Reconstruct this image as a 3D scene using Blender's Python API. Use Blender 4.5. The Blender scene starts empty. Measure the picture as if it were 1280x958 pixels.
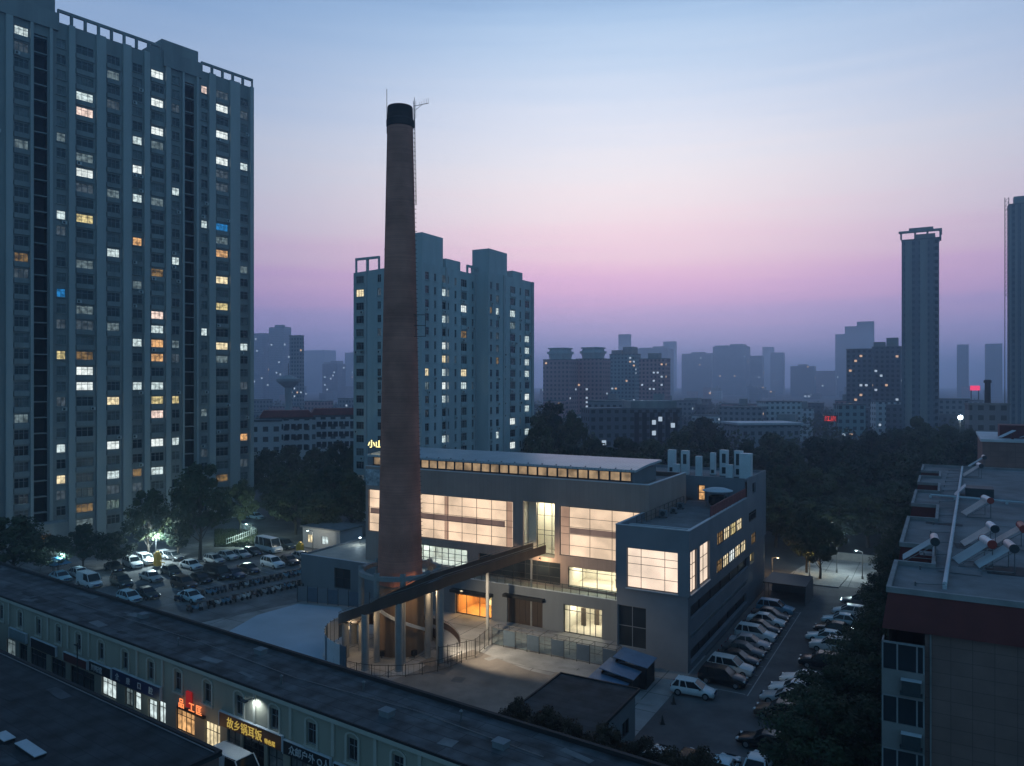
import bpy, bmesh, math, random
from mathutils import Vector, Matrix
rnd = random.Random(11)
R = math.radians
sc = bpy.context.scene
COL = sc.collection

def lin(r, g, b):
    def f(c):
        c /= 255.0
        return c / 12.92 if c <= 0.04045 else ((c + 0.055) / 1.055) ** 2.4
    return (f(r), f(g), f(b), 1.0)

# ------------------------------------------------------------------ camera, sky, exposure
cam = bpy.data.cameras.new('camera')
cam.sensor_width = 36.0
cam.lens = 27.0
cam.clip_start = 0.5
cam.clip_end = 8000
cam_o = bpy.data.objects.new('camera', cam)
cam_o.location = (0, 0, 30)
cam_o.rotation_euler = (R(90), 0, 0)
COL.objects.link(cam_o)
sc.camera = cam_o
sc.view_settings.view_transform = 'Standard'
sc.view_settings.look = 'None'
sc.view_settings.gamma = 1.0
sc.view_settings.use_curve_mapping = False
sc.view_settings.exposure = 0.0
sc.cycles.max_bounces = 5
sc.cycles.diffuse_bounces = 3
sc.cycles.glossy_bounces = 2
sc.cycles.transmission_bounces = 4
sc.cycles.transparent_max_bounces = 8
sc.cycles.volume_bounces = 2
sc.cycles.sample_clamp_indirect = 2.0
sc.cycles.caustics_reflective = False
sc.cycles.caustics_refractive = False
sc.cycles.use_denoising = True

world = bpy.data.worlds.new('World')
sc.world = world
world.use_nodes = True
wn, wl = world.node_tree.nodes, world.node_tree.links
wn.clear()
def N(nodes, t, **k):
    n = nodes.new(t)
    for a, b in k.items():
        setattr(n, a, b)
    return n
def ramp_set(rp, stops):
    el = rp.color_ramp.elements
    while len(el) > 1:
        el.remove(el[-1])
    el[0].position, el[0].color = stops[0]
    for p, c in stops[1:]:
        e = el.new(p)
        e.color = c
SKY_GAIN, NISHITA = 1.55, 0.1
w_out = N(wn, 'ShaderNodeOutputWorld')
w_tc = N(wn, 'ShaderNodeTexCoord')
w_sep = N(wn, 'ShaderNodeSeparateXYZ')
wl.new(w_tc.outputs['Generated'], w_sep.inputs[0])
# elevation ramp of the afterglow, in front of the camera
w_r = N(wn, 'ShaderNodeValToRGB')
def lk(c, k):
    c = lin(*c)
    return (c[0] * k[0], c[1] * k[1], c[2] * k[2], 1.0)
ramp_set(w_r, [(0.0, lk((134, 142, 190), (.98, .98, 1.0))), (0.05, lk((150, 146, 192), (1.0, 1.0, 1.0))), (0.09, lk((184, 156, 196), (.98, .96, .95))), (0.122, lk((220, 170, 206), (.87, .88, .88))), (0.155, lk((231, 188, 209), (.86, .90, .85))), (0.20, lk((235, 206, 217), (.85, .90, .84))),
               (0.26, lk((227, 216, 224), (.86, .90, .84))), (0.32, lk((203, 206, 224), (.89, .91, .86))), (0.40, lk((164, 182, 211), (.94, .98, .92))), (0.46, lk((130, 155, 192), (1.0, 1.06, 1.0))),
               (0.65, lin(66, 98, 142)), (1.0, lin(34, 58, 98))])
w_r.color_ramp.interpolation = 'B_SPLINE'
# thin level streaks of dusk haze bend the gradient a little
w_map = N(wn, 'ShaderNodeMapping'); w_map.inputs['Scale'].default_value = (1.2, 1.2, 26)
wl.new(w_tc.outputs['Generated'], w_map.inputs[0])
w_nz = N(wn, 'ShaderNodeTexNoise'); w_nz.inputs['Scale'].default_value = 2.2; w_nz.inputs['Detail'].default_value = 5
wl.new(w_map.outputs[0], w_nz.inputs['Vector'])
w_ma = N(wn, 'ShaderNodeMath', operation='MULTIPLY_ADD'); w_ma.inputs[1].default_value = 0.05
wl.new(w_nz.outputs['Fac'], w_ma.inputs[0])
w_sb = N(wn, 'ShaderNodeMath', operation='SUBTRACT'); w_sb.inputs[1].default_value = 0.025
wl.new(w_sep.outputs['Z'], w_sb.inputs[0])
wl.new(w_sb.outputs[0], w_ma.inputs[2])
wl.new(w_ma.outputs[0], w_r.inputs[0])
# bluer and darker away from the glow, to the left and overhead behind the camera
w_off = N(wn, 'ShaderNodeMath', operation='SUBTRACT'); w_off.inputs[1].default_value = 0.14
wl.new(w_sep.outputs['X'], w_off.inputs[0])
w_abs = N(wn, 'ShaderNodeMath', operation='ABSOLUTE')
wl.new(w_off.outputs[0], w_abs.inputs[0])
w_side = N(wn, 'ShaderNodeMapRange', interpolation_type='SMOOTHSTEP')
w_side.inputs[1].default_value, w_side.inputs[2].default_value = 0.0, 0.62
wl.new(w_abs.outputs[0], w_side.inputs[0])
w_tint = N(wn, 'ShaderNodeMix', data_type='RGBA')
w_tint.inputs[6].default_value = (1.02, 1.0, 0.99, 1)
w_tint.inputs[7].default_value = (0.48, 0.57, 0.70, 1)
wl.new(w_side.outputs[0], w_tint.inputs[0])
w_mul = N(wn, 'ShaderNodeMix', data_type='RGBA', blend_type='MULTIPLY')
w_mul.inputs[0].default_value = 1.0
wl.new(w_r.outputs[0], w_mul.inputs[6])
wl.new(w_tint.outputs[2], w_mul.inputs[7])
w_back = N(wn, 'ShaderNodeMapRange', interpolation_type='SMOOTHSTEP')
w_back.inputs[1].default_value, w_back.inputs[2].default_value = 0.0, 0.75
wl.new(w_sep.outputs['Y'], w_back.inputs[0])
w_night = N(wn, 'ShaderNodeValToRGB')
ramp_set(w_night, [(0.0, lin(62, 98, 120)), (0.3, lin(73, 116, 146)), (1.0, lin(50, 86, 120))])
wl.new(w_sep.outputs['Z'], w_night.inputs[0])
w_mix = N(wn, 'ShaderNodeMix', data_type='RGBA')
wl.new(w_back.outputs[0], w_mix.inputs[0])
wl.new(w_night.outputs[0], w_mix.inputs[6])
wl.new(w_mul.outputs[2], w_mix.inputs[7])
w_bg = N(wn, 'ShaderNodeBackground')
w_bg.inputs[1].default_value = SKY_GAIN
wl.new(w_mix.outputs[2], w_bg.inputs[0])
w_sky = N(wn, 'ShaderNodeTexSky')
w_sky.sky_type = 'NISHITA'
w_sky.sun_disc = False
w_sky.sun_elevation = R(-3.0)
w_sky.sun_rotation = R(8.0)
w_bg2 = N(wn, 'ShaderNodeBackground')
w_bg2.inputs[1].default_value = NISHITA
wl.new(w_sky.outputs[0], w_bg2.inputs[0])
w_add = N(wn, 'ShaderNodeAddShader')
wl.new(w_bg.outputs[0], w_add.inputs[0])
wl.new(w_bg2.outputs[0], w_add.inputs[1])
wl.new(w_add.outputs[0], w_out.inputs[0])

# ------------------------------------------------------------------ helpers
def pix(px, py, z=0.0):
    """the real place on the level z that the photograph shows at this pixel"""
    Y = 960.0 * (30.0 - z) / (py - 479.0)
    return Vector(((px - 640.0) / 960.0 * Y, Y, z))
def pixY(px, Y, z=0.0):
    return Vector(((px - 640.0) / 960.0 * Y, Y, z))

class MB:
    def __init__(self):
        self.v, self.f, self.mi = [], [], []
    def add(self, pts, faces, m=0):
        b = len(self.v)
        self.v += [tuple(p) for p in pts]
        for f in faces:
            self.f.append(tuple(b + i for i in f))
            self.mi.append(m)
    def quad(self, a, b, c, d, m=0):
        self.add([a, b, c, d], [(0, 1, 2, 3)], m)
    def box(self, x0, x1, y0, y1, z0, z1, m=0):
        p = [(x0, y0, z0), (x1, y0, z0), (x1, y1, z0), (x0, y1, z0), (x0, y0, z1), (x1, y0, z1), (x1, y1, z1), (x0, y1, z1)]
        self.add(p, [(0, 3, 2, 1), (4, 5, 6, 7), (0, 1, 5, 4), (1, 2, 6, 5), (2, 3, 7, 6), (3, 0, 4, 7)], m)
        return self
    def obox(self, c, s, ang, m=0, tilt=0.0):
        M = Matrix.Rotation(ang, 4, 'Z') @ Matrix.Rotation(tilt, 4, 'Y')
        x, y, z = s[0] / 2, s[1] / 2, s[2] / 2
        p = [Vector(c) + M @ Vector(q) for q in [(-x, -y, -z), (x, -y, -z), (x, y, -z), (-x, y, -z), (-x, -y, z), (x, -y, z), (x, y, z), (-x, y, z)]]
        self.add(p, [(0, 3, 2, 1), (4, 5, 6, 7), (0, 1, 5, 4), (1, 2, 6, 5), (2, 3, 7, 6), (3, 0, 4, 7)], m)
        return self
    def tube(self, p0, p1, r, n=8, r1=None, m=0, caps=True):
        p0, p1 = Vector(p0), Vector(p1)
        d = (p1 - p0)
        if d.length < 1e-6:
            return self
        d.normalize()
        u = d.orthogonal().normalized()
        w = d.cross(u)
        r1 = r if r1 is None else r1
        pts = []
        for p, rr in ((p0, r), (p1, r1)):
            for i in range(n):
                t = 2 * math.pi * i / n
                pts.append(p + (u * math.cos(t) + w * math.sin(t)) * rr)
        fs = [(i, (i + 1) % n, n + (i + 1) % n, n + i) for i in range(n)]
        if caps:
            fs += [tuple(range(n - 1, -1, -1)), tuple(range(n, 2 * n))]
        self.add(pts, fs, m)
        return self
    def lathe(self, prof, n=32, m=0, c=(0, 0)):
        pts = []
        for r, z in prof:
            for i in range(n):
                t = 2 * math.pi * i / n
                pts.append((c[0] + r * math.cos(t), c[1] + r * math.sin(t), z))
        fs = []
        for k in range(len(prof) - 1):
            for i in range(n):
                j = (i + 1) % n
                fs.append((k * n + i, k * n + j, (k + 1) * n + j, (k + 1) * n + i))
        self.add(pts, fs, m)
        return self
    def prism(self, poly, z0, z1, m=0, mt=None):
        n = len(poly)
        pts = [(p[0], p[1], z0) for p in poly] + [(p[0], p[1], z1) for p in poly]
        self.add(pts, [(i, (i + 1) % n, n + (i + 1) % n, n + i) for i in range(n)] + [tuple(range(n - 1, -1, -1))], m)
        self.add([(p[0], p[1], z1) for p in poly], [tuple(range(n))], m if mt is None else mt)
        return self
    def loft(self, rings, m=0, caps=True):
        n = len(rings[0])
        pts = [p for r in rings for p in r]
        fs = []
        for k in range(len(rings) - 1):
            for i in range(n):
                j = (i + 1) % n
                fs.append((k * n + i, k * n + j, (k + 1) * n + j, (k + 1) * n + i))
        if caps:
            fs += [tuple(range(n - 1, -1, -1)), tuple(range((len(rings) - 1) * n, len(rings) * n))]
        self.add(pts, fs, m)
        return self
    def strip(self, path, prof, m=0, caps=True):
        """sweep: path of (point, side vector); prof is a closed polygon of (side, up)"""
        rings = [[p + s * a + Vector((0, 0, b)) for a, b in prof] for p, s in path]
        return self.loft(rings, m, caps)
    def mesh(self, name, mats, smooth=False, fix=True):
        me = bpy.data.meshes.new(name)
        me.from_pydata(self.v, [], self.f)
        for q in mats:
            me.materials.append(q)
        me.polygons.foreach_set('material_index', self.mi)
        if fix:
            bm = bmesh.new()
            bm.from_mesh(me)
            bmesh.ops.recalc_face_normals(bm, faces=bm.faces)
            bm.to_mesh(me)
            bm.free()
        # metre UVs along every face: u runs along the wall, v is height
        uv = me.uv_layers.new(name='UVMap')
        for p in me.polygons:
            n = p.normal
            if abs(n.z) > 0.8:
                for li in p.loop_indices:
                    c = me.vertices[me.loops[li].vertex_index].co
                    uv.data[li].uv = (c.x, c.y)
            else:
                t = Vector((-n.y, n.x, 0)).normalized()
                for li in p.loop_indices:
                    c = me.vertices[me.loops[li].vertex_index].co
                    uv.data[li].uv = (c.x * t.x + c.y * t.y, c.z)
        if smooth:
            me.polygons.foreach_set('use_smooth', [True] * len(me.polygons))
            try:
                me.set_sharp_from_angle(angle=R(40))
            except Exception:
                pass
        me.update()
        return me
    def build(self, name, mats, parent=None, smooth=False, loc=(0, 0, 0), rz=0.0, fix=True):
        if not isinstance(mats, (list, tuple)):
            mats = [mats]
        return link(name, self.mesh(name, mats, smooth, fix), parent, loc, rz)

def link(name, me, parent=None, loc=(0, 0, 0), rz=0.0):
    o = bpy.data.objects.new(name, me)
    COL.objects.link(o)
    o.location = loc
    o.rotation_euler = (0, 0, rz)
    if parent is not None:
        o.parent = parent
    return o
def tag(o, label, cat, group=None, kind=None):
    if label:
        o['label'] = label
    if cat:
        o['category'] = cat
    if group:
        o['group'] = group
    if kind:
        o['kind'] = kind
    return o
def thing(name, label, cat, loc=(0, 0, 0), rz=0.0, group=None):
    o = link(name, None, None, loc, rz)
    return tag(o, label, cat, group)
def struct(name, mb, m, kind='structure'):
    o = mb.build(name, m)
    o['kind'] = kind
    return o
def kids(o):
    return KIDS.get(o.name) or [c for c in bpy.data.objects if c.parent == o]
KIDS = {}
def remember(o):
    KIDS[o.name] = [c for c in bpy.data.objects if c.parent == o]
    for c in KIDS[o.name]:
        KIDS[c.name] = [d for d in bpy.data.objects if d.parent == c]
def dup(root, loc, rz=0.0, label=None, group=None, scale=None, paint=None):
    r = root.copy()
    COL.objects.link(r)
    r.location = loc
    r.rotation_euler = (0, 0, rz)
    if scale:
        r.scale = scale
    if label:
        r['label'] = label
    if group:
        r['group'] = group
    def walk(src, dst):
        for c in KIDS.get(src.name, []):
            d = c.copy()
            COL.objects.link(d)
            d.parent = dst
            if paint and len(d.material_slots) and d.material_slots[0].material and d.material_slots[0].material.name.startswith('paint'):
                d.material_slots[0].link = 'OBJECT'
                d.material_slots[0].material = paint
            walk(c, d)
    walk(root, r)
    return r

# ------------------------------------------------------------------ materials
def pmat(name, col, rough=0.8, var=0.25, scale=0.6, bump=0.0, metal=0.0, spec=0.4, grime=0.0, streak=False, detail=5.0):
    m = bpy.data.materials.new(name)
    m.use_nodes = True
    nt = m.node_tree
    b = nt.nodes['Principled BSDF']
    b.inputs['Roughness'].default_value = rough
    b.inputs['Metallic'].default_value = metal
    b.inputs['Specular IOR Level'].default_value = spec
    c = (col[0], col[1], col[2], 1)
    if var <= 0:
        b.inputs['Base Color'].default_value = c
        return m
    tc = N(nt.nodes, 'ShaderNodeTexCoord')
    src = tc.outputs['Object']
    if streak:
        mp = N(nt.nodes, 'ShaderNodeMapping')
        mp.inputs['Scale'].default_value = (1, 1, 0.12)
        nt.links.new(src, mp.inputs[0])
        src = mp.outputs[0]
    nz = N(nt.nodes, 'ShaderNodeTexNoise')
    nz.inputs['Scale'].default_value = scale
    nz.inputs['Detail'].default_value = detail
    nz.inputs['Roughness'].default_value = 0.62
    nt.links.new(src, nz.inputs['Vector'])
    rp = N(nt.nodes, 'ShaderNodeValToRGB')
    lo = tuple(x * (1 - var) for x in c[:3]) + (1,)
    hi = tuple(min(1, x * (1 + var)) for x in c[:3]) + (1,)
    ramp_set(rp, [(0.3, lo), (0.7, hi)])
    nt.links.new(nz.outputs['Fac'], rp.inputs[0])
    out = rp.outputs[0]
    if grime > 0:
        n2 = N(nt.nodes, 'ShaderNodeTexNoise')
        n2.inputs['Scale'].default_value = scale * 0.23
        n2.inputs['Detail'].default_value = 8
        nt.links.new(tc.outputs['Object'], n2.inputs['Vector'])
        mr = N(nt.nodes, 'ShaderNodeMapRange')
        mr.inputs[1].default_value, mr.inputs[2].default_value = 0.45, 0.68
        mr.inputs[4].default_value = grime
        nt.links.new(n2.outputs['Fac'], mr.inputs[0])
        mx = N(nt.nodes, 'ShaderNodeMix', data_type='RGBA')
        mx.inputs[7].default_value = tuple(x * 0.3 for x in c[:3]) + (1,)
        nt.links.new(mr.outputs[0], mx.inputs[0])
        nt.links.new(out, mx.inputs[6])
        out = mx.outputs[2]
    nt.links.new(out, b.inputs['Base Color'])
    if bump > 0:
        bp = N(nt.nodes, 'ShaderNodeBump')
        bp.inputs['Strength'].default_value = bump
        bp.inputs['Distance'].default_value = 0.05
        nt.links.new(nz.outputs['Fac'], bp.inputs['Height'])
        nt.links.new(bp.outputs[0], b.inputs['Normal'])
    return m

def brickmat(name, c1, c2, mortar, bw, bh, ms, rough=0.85, offset=0.5, bump=0.3, noise=0.35, nscale=0.4, spec=0.3, rot=0.0):
    """pattern in metre UVs: bricks, cladding, stone panels, or the window grid of far blocks"""
    m = bpy.data.materials.new(name)
    m.use_nodes = True
    nt = m.node_tree
    b = nt.nodes['Principled BSDF']
    b.inputs['Roughness'].default_value = rough
    b.inputs['Specular IOR Level'].default_value = spec
    tc = N(nt.nodes, 'ShaderNodeTexCoord')
    br = N(nt.nodes, 'ShaderNodeTexBrick')
    br.offset = offset
    br.inputs['Color1'].default_value = (*c1[:3], 1)
    br.inputs['Color2'].default_value = (*c2[:3], 1)
    br.inputs['Mortar'].default_value = (*mortar[:3], 1)
    br.inputs['Scale'].default_value = 1.0
    br.inputs['Mortar Size'].default_value = ms
    br.inputs['Mortar Smooth'].default_value = 0.0
    br.inputs['Brick Width'].default_value = bw
    br.inputs['Row Height'].default_value = bh
    mp = N(nt.nodes, 'ShaderNodeMapping')
    mp.inputs['Rotation'].default_value = (0, 0, rot)
    nt.links.new(tc.outputs['UV'], mp.inputs[0])
    nt.links.new(mp.outputs[0], br.inputs['Vector'])
    nz = N(nt.nodes, 'ShaderNodeTexNoise')
    nz.inputs['Scale'].default_value = nscale
    nz.inputs['Detail'].default_value = 6
    nt.links.new(tc.outputs['Object'], nz.inputs['Vector'])
    mr = N(nt.nodes, 'ShaderNodeMapRange')
    mr.inputs[1].default_value, mr.inputs[2].default_value = 0.3, 0.7
    mr.inputs[3].default_value, mr.inputs[4].default_value = 1 - noise, 1 + noise
    nt.links.new(nz.outputs['Fac'], mr.inputs[0])
    mx = N(nt.nodes, 'ShaderNodeMix', data_type='RGBA', blend_type='MULTIPLY')
    mx.inputs[0].default_value = 1
    nt.links.new(br.outputs['Color'], mx.inputs[6])
    nt.links.new(mr.outputs[0], mx.inputs[7])
    nt.links.new(mx.outputs[2], b.inputs['Base Color'])
    if bump:
        bp = N(nt.nodes, 'ShaderNodeBump')
        bp.inputs['Strength'].default_value = bump
        bp.inputs['Distance'].default_value = 0.03
        bp.invert = True
        nt.links.new(br.outputs['Fac'], bp.inputs['Height'])
        nt.links.new(bp.outputs[0], b.inputs['Normal'])
    return m

def emat(name, col, strength, var=0.0, scale=1.0, sample=False):
    m = bpy.data.materials.new(name)
    m.use_nodes = True
    nt = m.node_tree
    b = nt.nodes['Principled BSDF']
    b.inputs['Base Color'].default_value = (0.05, 0.05, 0.05, 1)
    b.inputs['Roughness'].default_value = 0.55
    b.inputs['Emission Color'].default_value = (*col[:3], 1)
    b.inputs['Emission Strength'].default_value = strength
    if var > 0:
        # rooms behind the glass: curtains, furniture and lamps
        tc = N(nt.nodes, 'ShaderNodeTexCoord')
        oi = N(nt.nodes, 'ShaderNodeObjectInfo')
        ad = N(nt.nodes, 'ShaderNodeVectorMath', operation='ADD')
        nt.links.new(tc.outputs['Object'], ad.inputs[0])
        nt.links.new(oi.outputs['Location'], ad.inputs[1])
        nz = N(nt.nodes, 'ShaderNodeTexNoise')
        nz.inputs['Scale'].default_value = scale
        nz.inputs['Detail'].default_value = 2
        nt.links.new(ad.outputs[0], nz.inputs['Vector'])
        mr = N(nt.nodes, 'ShaderNodeMapRange')
        mr.inputs[1].default_value, mr.inputs[2].default_value = 0.35, 0.65
        mr.inputs[3].default_value, mr.inputs[4].default_value = strength * (1 - var), strength * (1 + var)
        nt.links.new(nz.outputs['Fac'], mr.inputs[0])
        nt.links.new(mr.outputs[0], b.inputs['Emission Strength'])
    m.cycles.emission_sampling = 'AUTO' if sample else 'NONE'
    return m

def glassmat(name, tint=(0.8, 0.9, 0.95), clear=0.85):
    m = bpy.data.materials.new(name)
    m.use_nodes = True
    nt = m.node_tree
    nt.nodes.remove(nt.nodes['Principled BSDF'])
    o = nt.nodes['Material Output']
    t = N(nt.nodes, 'ShaderNodeBsdfTransparent')
    t.inputs[0].default_value = (*tint, 1)
    g = N(nt.nodes, 'ShaderNodeBsdfGlossy')
    g.inputs['Roughness'].default_value = 0.05
    mx = N(nt.nodes, 'ShaderNodeMixShader')
    mx.inputs[0].default_value = 1 - clear
    nt.links.new(t.outputs[0], mx.inputs[1])
    nt.links.new(g.outputs[0], mx.inputs[2])
    nt.links.new(mx.outputs[0], o.inputs[0])
    return m

M = {}
M['tower_wall'] = pmat('tower_concrete', (0.25, 0.255, 0.25), 0.85, 0.22, 0.25, streak=True)
M['tower_pier'] = pmat('tower_pier_paint', (0.37, 0.375, 0.365), 0.85, 0.12, 0.3, streak=True)
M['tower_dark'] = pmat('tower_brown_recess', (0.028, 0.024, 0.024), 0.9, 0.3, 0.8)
M['mid_wall'] = pmat('midrise_paint', (0.42, 0.47, 0.48), 0.85, 0.16, 0.25, streak=True)
M['mid_trim'] = pmat('midrise_trim', (0.42, 0.43, 0.44), 0.85, 0.1, 0.3)
M['frame_dark'] = pmat('dark_aluminium', (0.03, 0.033, 0.036), 0.5, 0.1, 2)
M['frame_grey'] = pmat('grey_window_frame', (0.22, 0.23, 0.24), 0.6, 0.1, 2)
M['frame_white'] = pmat('white_window_frame', (0.6, 0.62, 0.62), 0.6, 0.1, 2)
M['glass_dark'] = pmat('dark_window_glass', (0.02, 0.026, 0.032), 0.12, 0.3, 0.35, spec=0.6)
M['glass_curtain'] = pmat('curtained_window_glass', (0.12, 0.13, 0.13), 0.25, 0.6, 0.5, spec=0.6)
M['glass_black'] = pmat('unlit_strip_glass', (0.006, 0.008, 0.010), 0.3, 0.2, 0.5, spec=0.2)
M['glass'] = glassmat('clear_glass')
M['rail_glass'] = glassmat('railing_glass', (0.8, 0.88, 0.9), 0.9)
M['lit_cool'] = emat('lit_cool_white', lin(218, 236, 236), 0.82, 0.45, 1.6)
M['lit_bright'] = emat('lit_bright_white', lin(238, 247, 244), 1.02, 0.3, 1.4)
M['lit_warm'] = emat('lit_warm_white', lin(245, 225, 180), 1.0, 0.4, 1.6)
M['lit_yellow'] = emat('lit_yellow', lin(235, 214, 150), 0.75, 0.6, 1.6)
M['lit_orange'] = emat('lit_orange', lin(240, 182, 120), 0.8, 0.55, 1.7)
M['lit_pink'] = emat('lit_pinkish', lin(250, 220, 205), 1.0, 0.4, 1.6)
M['lit_blue'] = emat('lit_blue', lin(40, 140, 215), 0.55, 0.5, 1.6)
M['lit_dim'] = emat('lit_dim_cool', lin(170, 195, 200), 0.26, 0.6, 1.4)
M['lit_dimwarm'] = emat('lit_dim_warm', lin(220, 175, 110), 0.24, 0.7, 1.4)
M['far_lit'] = emat('far_lit_cool', lin(200, 220, 240), 0.75)
M['far_warm'] = emat('far_lit_warm', lin(250, 205, 165), 0.75)
M['clad'] = brickmat('hall_cladding', (0.33, 0.238, 0.205), (0.35, 0.255, 0.22), (0.23, 0.165, 0.145), 0.6, 30.0, 0.012, 0.6, 0.0, 0.5, 0.12, 0.3, 0.4)
M['hall_low'] = pmat('hall_grey_render', (0.17, 0.185, 0.20), 0.85, 0.14, 0.4, streak=True)
M['block_wall'] = pmat('block_blue_grey_panels', (0.185, 0.20, 0.225), 0.7, 0.12, 0.3)
M['roof_metal'] = brickmat('ribbed_metal_roof', (0.42, 0.45, 0.48), (0.45, 0.48, 0.5), (0.25, 0.27, 0.29), 0.5, 60.0, 0.03, 0.35, 0.0, 0.7, 0.12, 0.3, 0.5)
M['roof_felt'] = pmat('flat_roof_felt', (0.16, 0.165, 0.17), 0.9, 0.3, 0.5, grime=0.5)
M['coping'] = pmat('pale_coping', (0.46, 0.49, 0.52), 0.6, 0.12, 0.6)
M['white_metal'] = pmat('white_painted_metal', (0.62, 0.65, 0.67), 0.45, 0.1, 0.8)
M['grille'] = pmat('dark_vent_grille', (0.03, 0.04, 0.045), 0.6, 0.2, 3)
M['poly'] = emat('backlit_polycarbonate', lin(247, 214, 181), 1.0, 0.24, 0.3)
M['poly_frame'] = pmat('brown_panel_joint', (0.16, 0.12, 0.10), 0.6, 0.1, 2)
M['poly_shade'] = emat('polycarbonate_structure_shadow', lin(226, 180, 150), 0.55, 0.2, 0.4)  # dimmer glow, painted shadow of the structure behind the panels
M['poly_band'] = emat('polycarbonate_slab_shadow', lin(150, 120, 108), 0.45, 0.2, 0.4)  # dimmer glow, painted shadow of the floor slab behind
M['poly_front'] = emat('backlit_pale_polycarbonate', lin(252, 226, 202), 1.05, 0.18, 0.35)
M['cler'] = emat('clerestory_glow', lin(222, 186, 142), 0.42, 0.5, 0.7)
M['room_wall'] = pmat('room_white_wall', (0.72, 0.66, 0.55), 0.9, 0.08, 0.5)
M['room_floor'] = pmat('room_floor', (0.45, 0.40, 0.33), 0.6, 0.15, 0.6)
M['wood'] = pmat('warm_wood_lining', (0.42, 0.22, 0.08), 0.6, 0.25, 1.0, streak=True)
M['lamp_warm'] = emat('room_lamp_warm', (1.0, 0.86, 0.62), 44.0, sample=True)
M['lamp_cool'] = emat('room_lamp_cool', (0.85, 0.97, 1.0), 26.0, sample=True)
M['lamp_orange'] = emat('room_lamp_orange', (1.0, 0.56, 0.18), 55.0, sample=True)
M['lamp_hall'] = emat('entrance_lamp', (1.0, 0.86, 0.60), 110.0, sample=True)
M['lobby_glow'] = emat('added_lobby_glow', (1.0, 0.66, 0.25), 2.2, 0.5, 1.5, sample=True)  # emission for the panels added to brighten the lobby
M['shutter'] = pmat('brown_shutter_boards', (0.052, 0.036, 0.027), 0.6, 0.3, 1.2, streak=True)
M['drum'] = pmat('brown_render', (0.17, 0.115, 0.08), 0.85, 0.3, 0.8, streak=True)
M['brick'] = brickmat('chimney_brick', (0.55, 0.20, 0.14), (0.40, 0.145, 0.105), (0.36, 0.20, 0.16), 0.26, 0.085, 0.012, 0.9, 0.5, 0.5, 0.3, 0.35, 0.15)
M['brick_dark'] = brickmat('sooty_chimney_brick', (0.06, 0.042, 0.04), (0.045, 0.034, 0.033), (0.05, 0.04, 0.038), 0.26, 0.085, 0.012, 0.9, 0.5, 0.5, 0.3, 0.5, 0.15)
M['steel'] = pmat('galvanised_steel', (0.18, 0.185, 0.19), 0.5, 0.15, 2, metal=0.6)
M['corten'] = pmat('rusty_brown_steel', (0.070, 0.042, 0.034), 0.6, 0.3, 0.7, streak=True)
M['concrete'] = pmat('column_concrete', (0.25, 0.25, 0.245), 0.8, 0.15, 0.9, bump=0.2)
M['deck'] = pmat('ramp_deck', (0.17, 0.17, 0.18), 0.7, 0.15, 0.7)
M['railing'] = pmat('dark_railing_paint', (0.05, 0.045, 0.042), 0.5, 0.15, 3)
M['panel_blue'] = pmat('blue_grey_panel', (0.085, 0.12, 0.155), 0.5, 0.15, 0.8)
M['ground'] = pmat('city_ground', (0.06, 0.062, 0.064), 0.95, 0.35, 0.05, grime=0.5)
M['asphalt'] = pmat('worn_asphalt', (0.115, 0.112, 0.112), 0.85, 0.32, 0.35, bump=0.3, grime=0.6)
M['lot'] = brickmat('parking_concrete_bays', (0.16, 0.158, 0.158), (0.135, 0.134, 0.136), (0.075, 0.075, 0.075), 5.0, 5.0, 0.05, 0.85, 0.0, 0.3, 0.45, 0.3, 0.3, R(38))
M['plaza'] = brickmat('yard_concrete_bays', (0.285, 0.28, 0.272), (0.24, 0.236, 0.232), (0.10, 0.098, 0.095), 4.2, 4.2, 0.05, 0.9, 0.0, 0.3, 0.42, 0.22, 0.3, R(29.5))
M['fresh'] = pmat('fresh_pale_concrete', (0.36, 0.44, 0.51), 0.9, 0.12, 0.15, bump=0.15)
M['path'] = pmat('path_concrete', (0.27, 0.268, 0.262), 0.9, 0.25, 0.5, bump=0.2, grime=0.4)
M['dirt'] = pmat('brown_yard_earth', (0.20, 0.175, 0.155), 0.95, 0.28, 0.35, bump=0.5, grime=0.45)
M['line'] = pmat('road_paint', (0.35, 0.35, 0.34), 0.8, 0.35, 1.5)
M['kerb'] = pmat('kerb_stone', (0.26, 0.26, 0.25), 0.85, 0.2, 1)
M['shop_wall'] = pmat('shop_cream_render', (0.29, 0.275, 0.22), 0.9, 0.14, 0.4, streak=True)
M['shop_trim'] = pmat('shop_pale_trim', (0.40, 0.385, 0.33), 0.85, 0.1, 0.6)
M['old_roof'] = brickmat('bitumen_roof_sheets', (0.066, 0.072, 0.078), (0.047, 0.052, 0.058), (0.022, 0.024, 0.027), 7.5, 1.05, 0.035, 0.8, 0.5, 0.4, 0.7, 0.7, 0.4)
M['near_roof'] = brickmat('near_bitumen_sheets', (0.032, 0.035, 0.039), (0.024, 0.027, 0.030), (0.012, 0.013, 0.015), 8.0, 1.05, 0.03, 0.85, 0.5, 0.4, 0.65, 0.6, 0.4)
M['stone'] = brickmat('stone_panel_wall', (0.205, 0.128, 0.112), (0.185, 0.115, 0.10), (0.11, 0.07, 0.062), 1.1, 0.8, 0.015, 0.8, 0.0, 0.3, 0.15, 0.5)
M['redband'] = pmat('dark_red_roof_band', (0.125, 0.026, 0.024), 0.75, 0.2, 0.5)
M['bay_white'] = pmat('bay_pale_paint', (0.20, 0.19, 0.185), 0.8, 0.15, 0.5)
M['tank_pink'] = pmat('pinkish_tank_steel', (0.62, 0.46, 0.44), 0.4, 0.15, 1)
M['tank_white'] = pmat('white_tank_steel', (0.66, 0.66, 0.68), 0.4, 0.15, 1)
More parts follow.
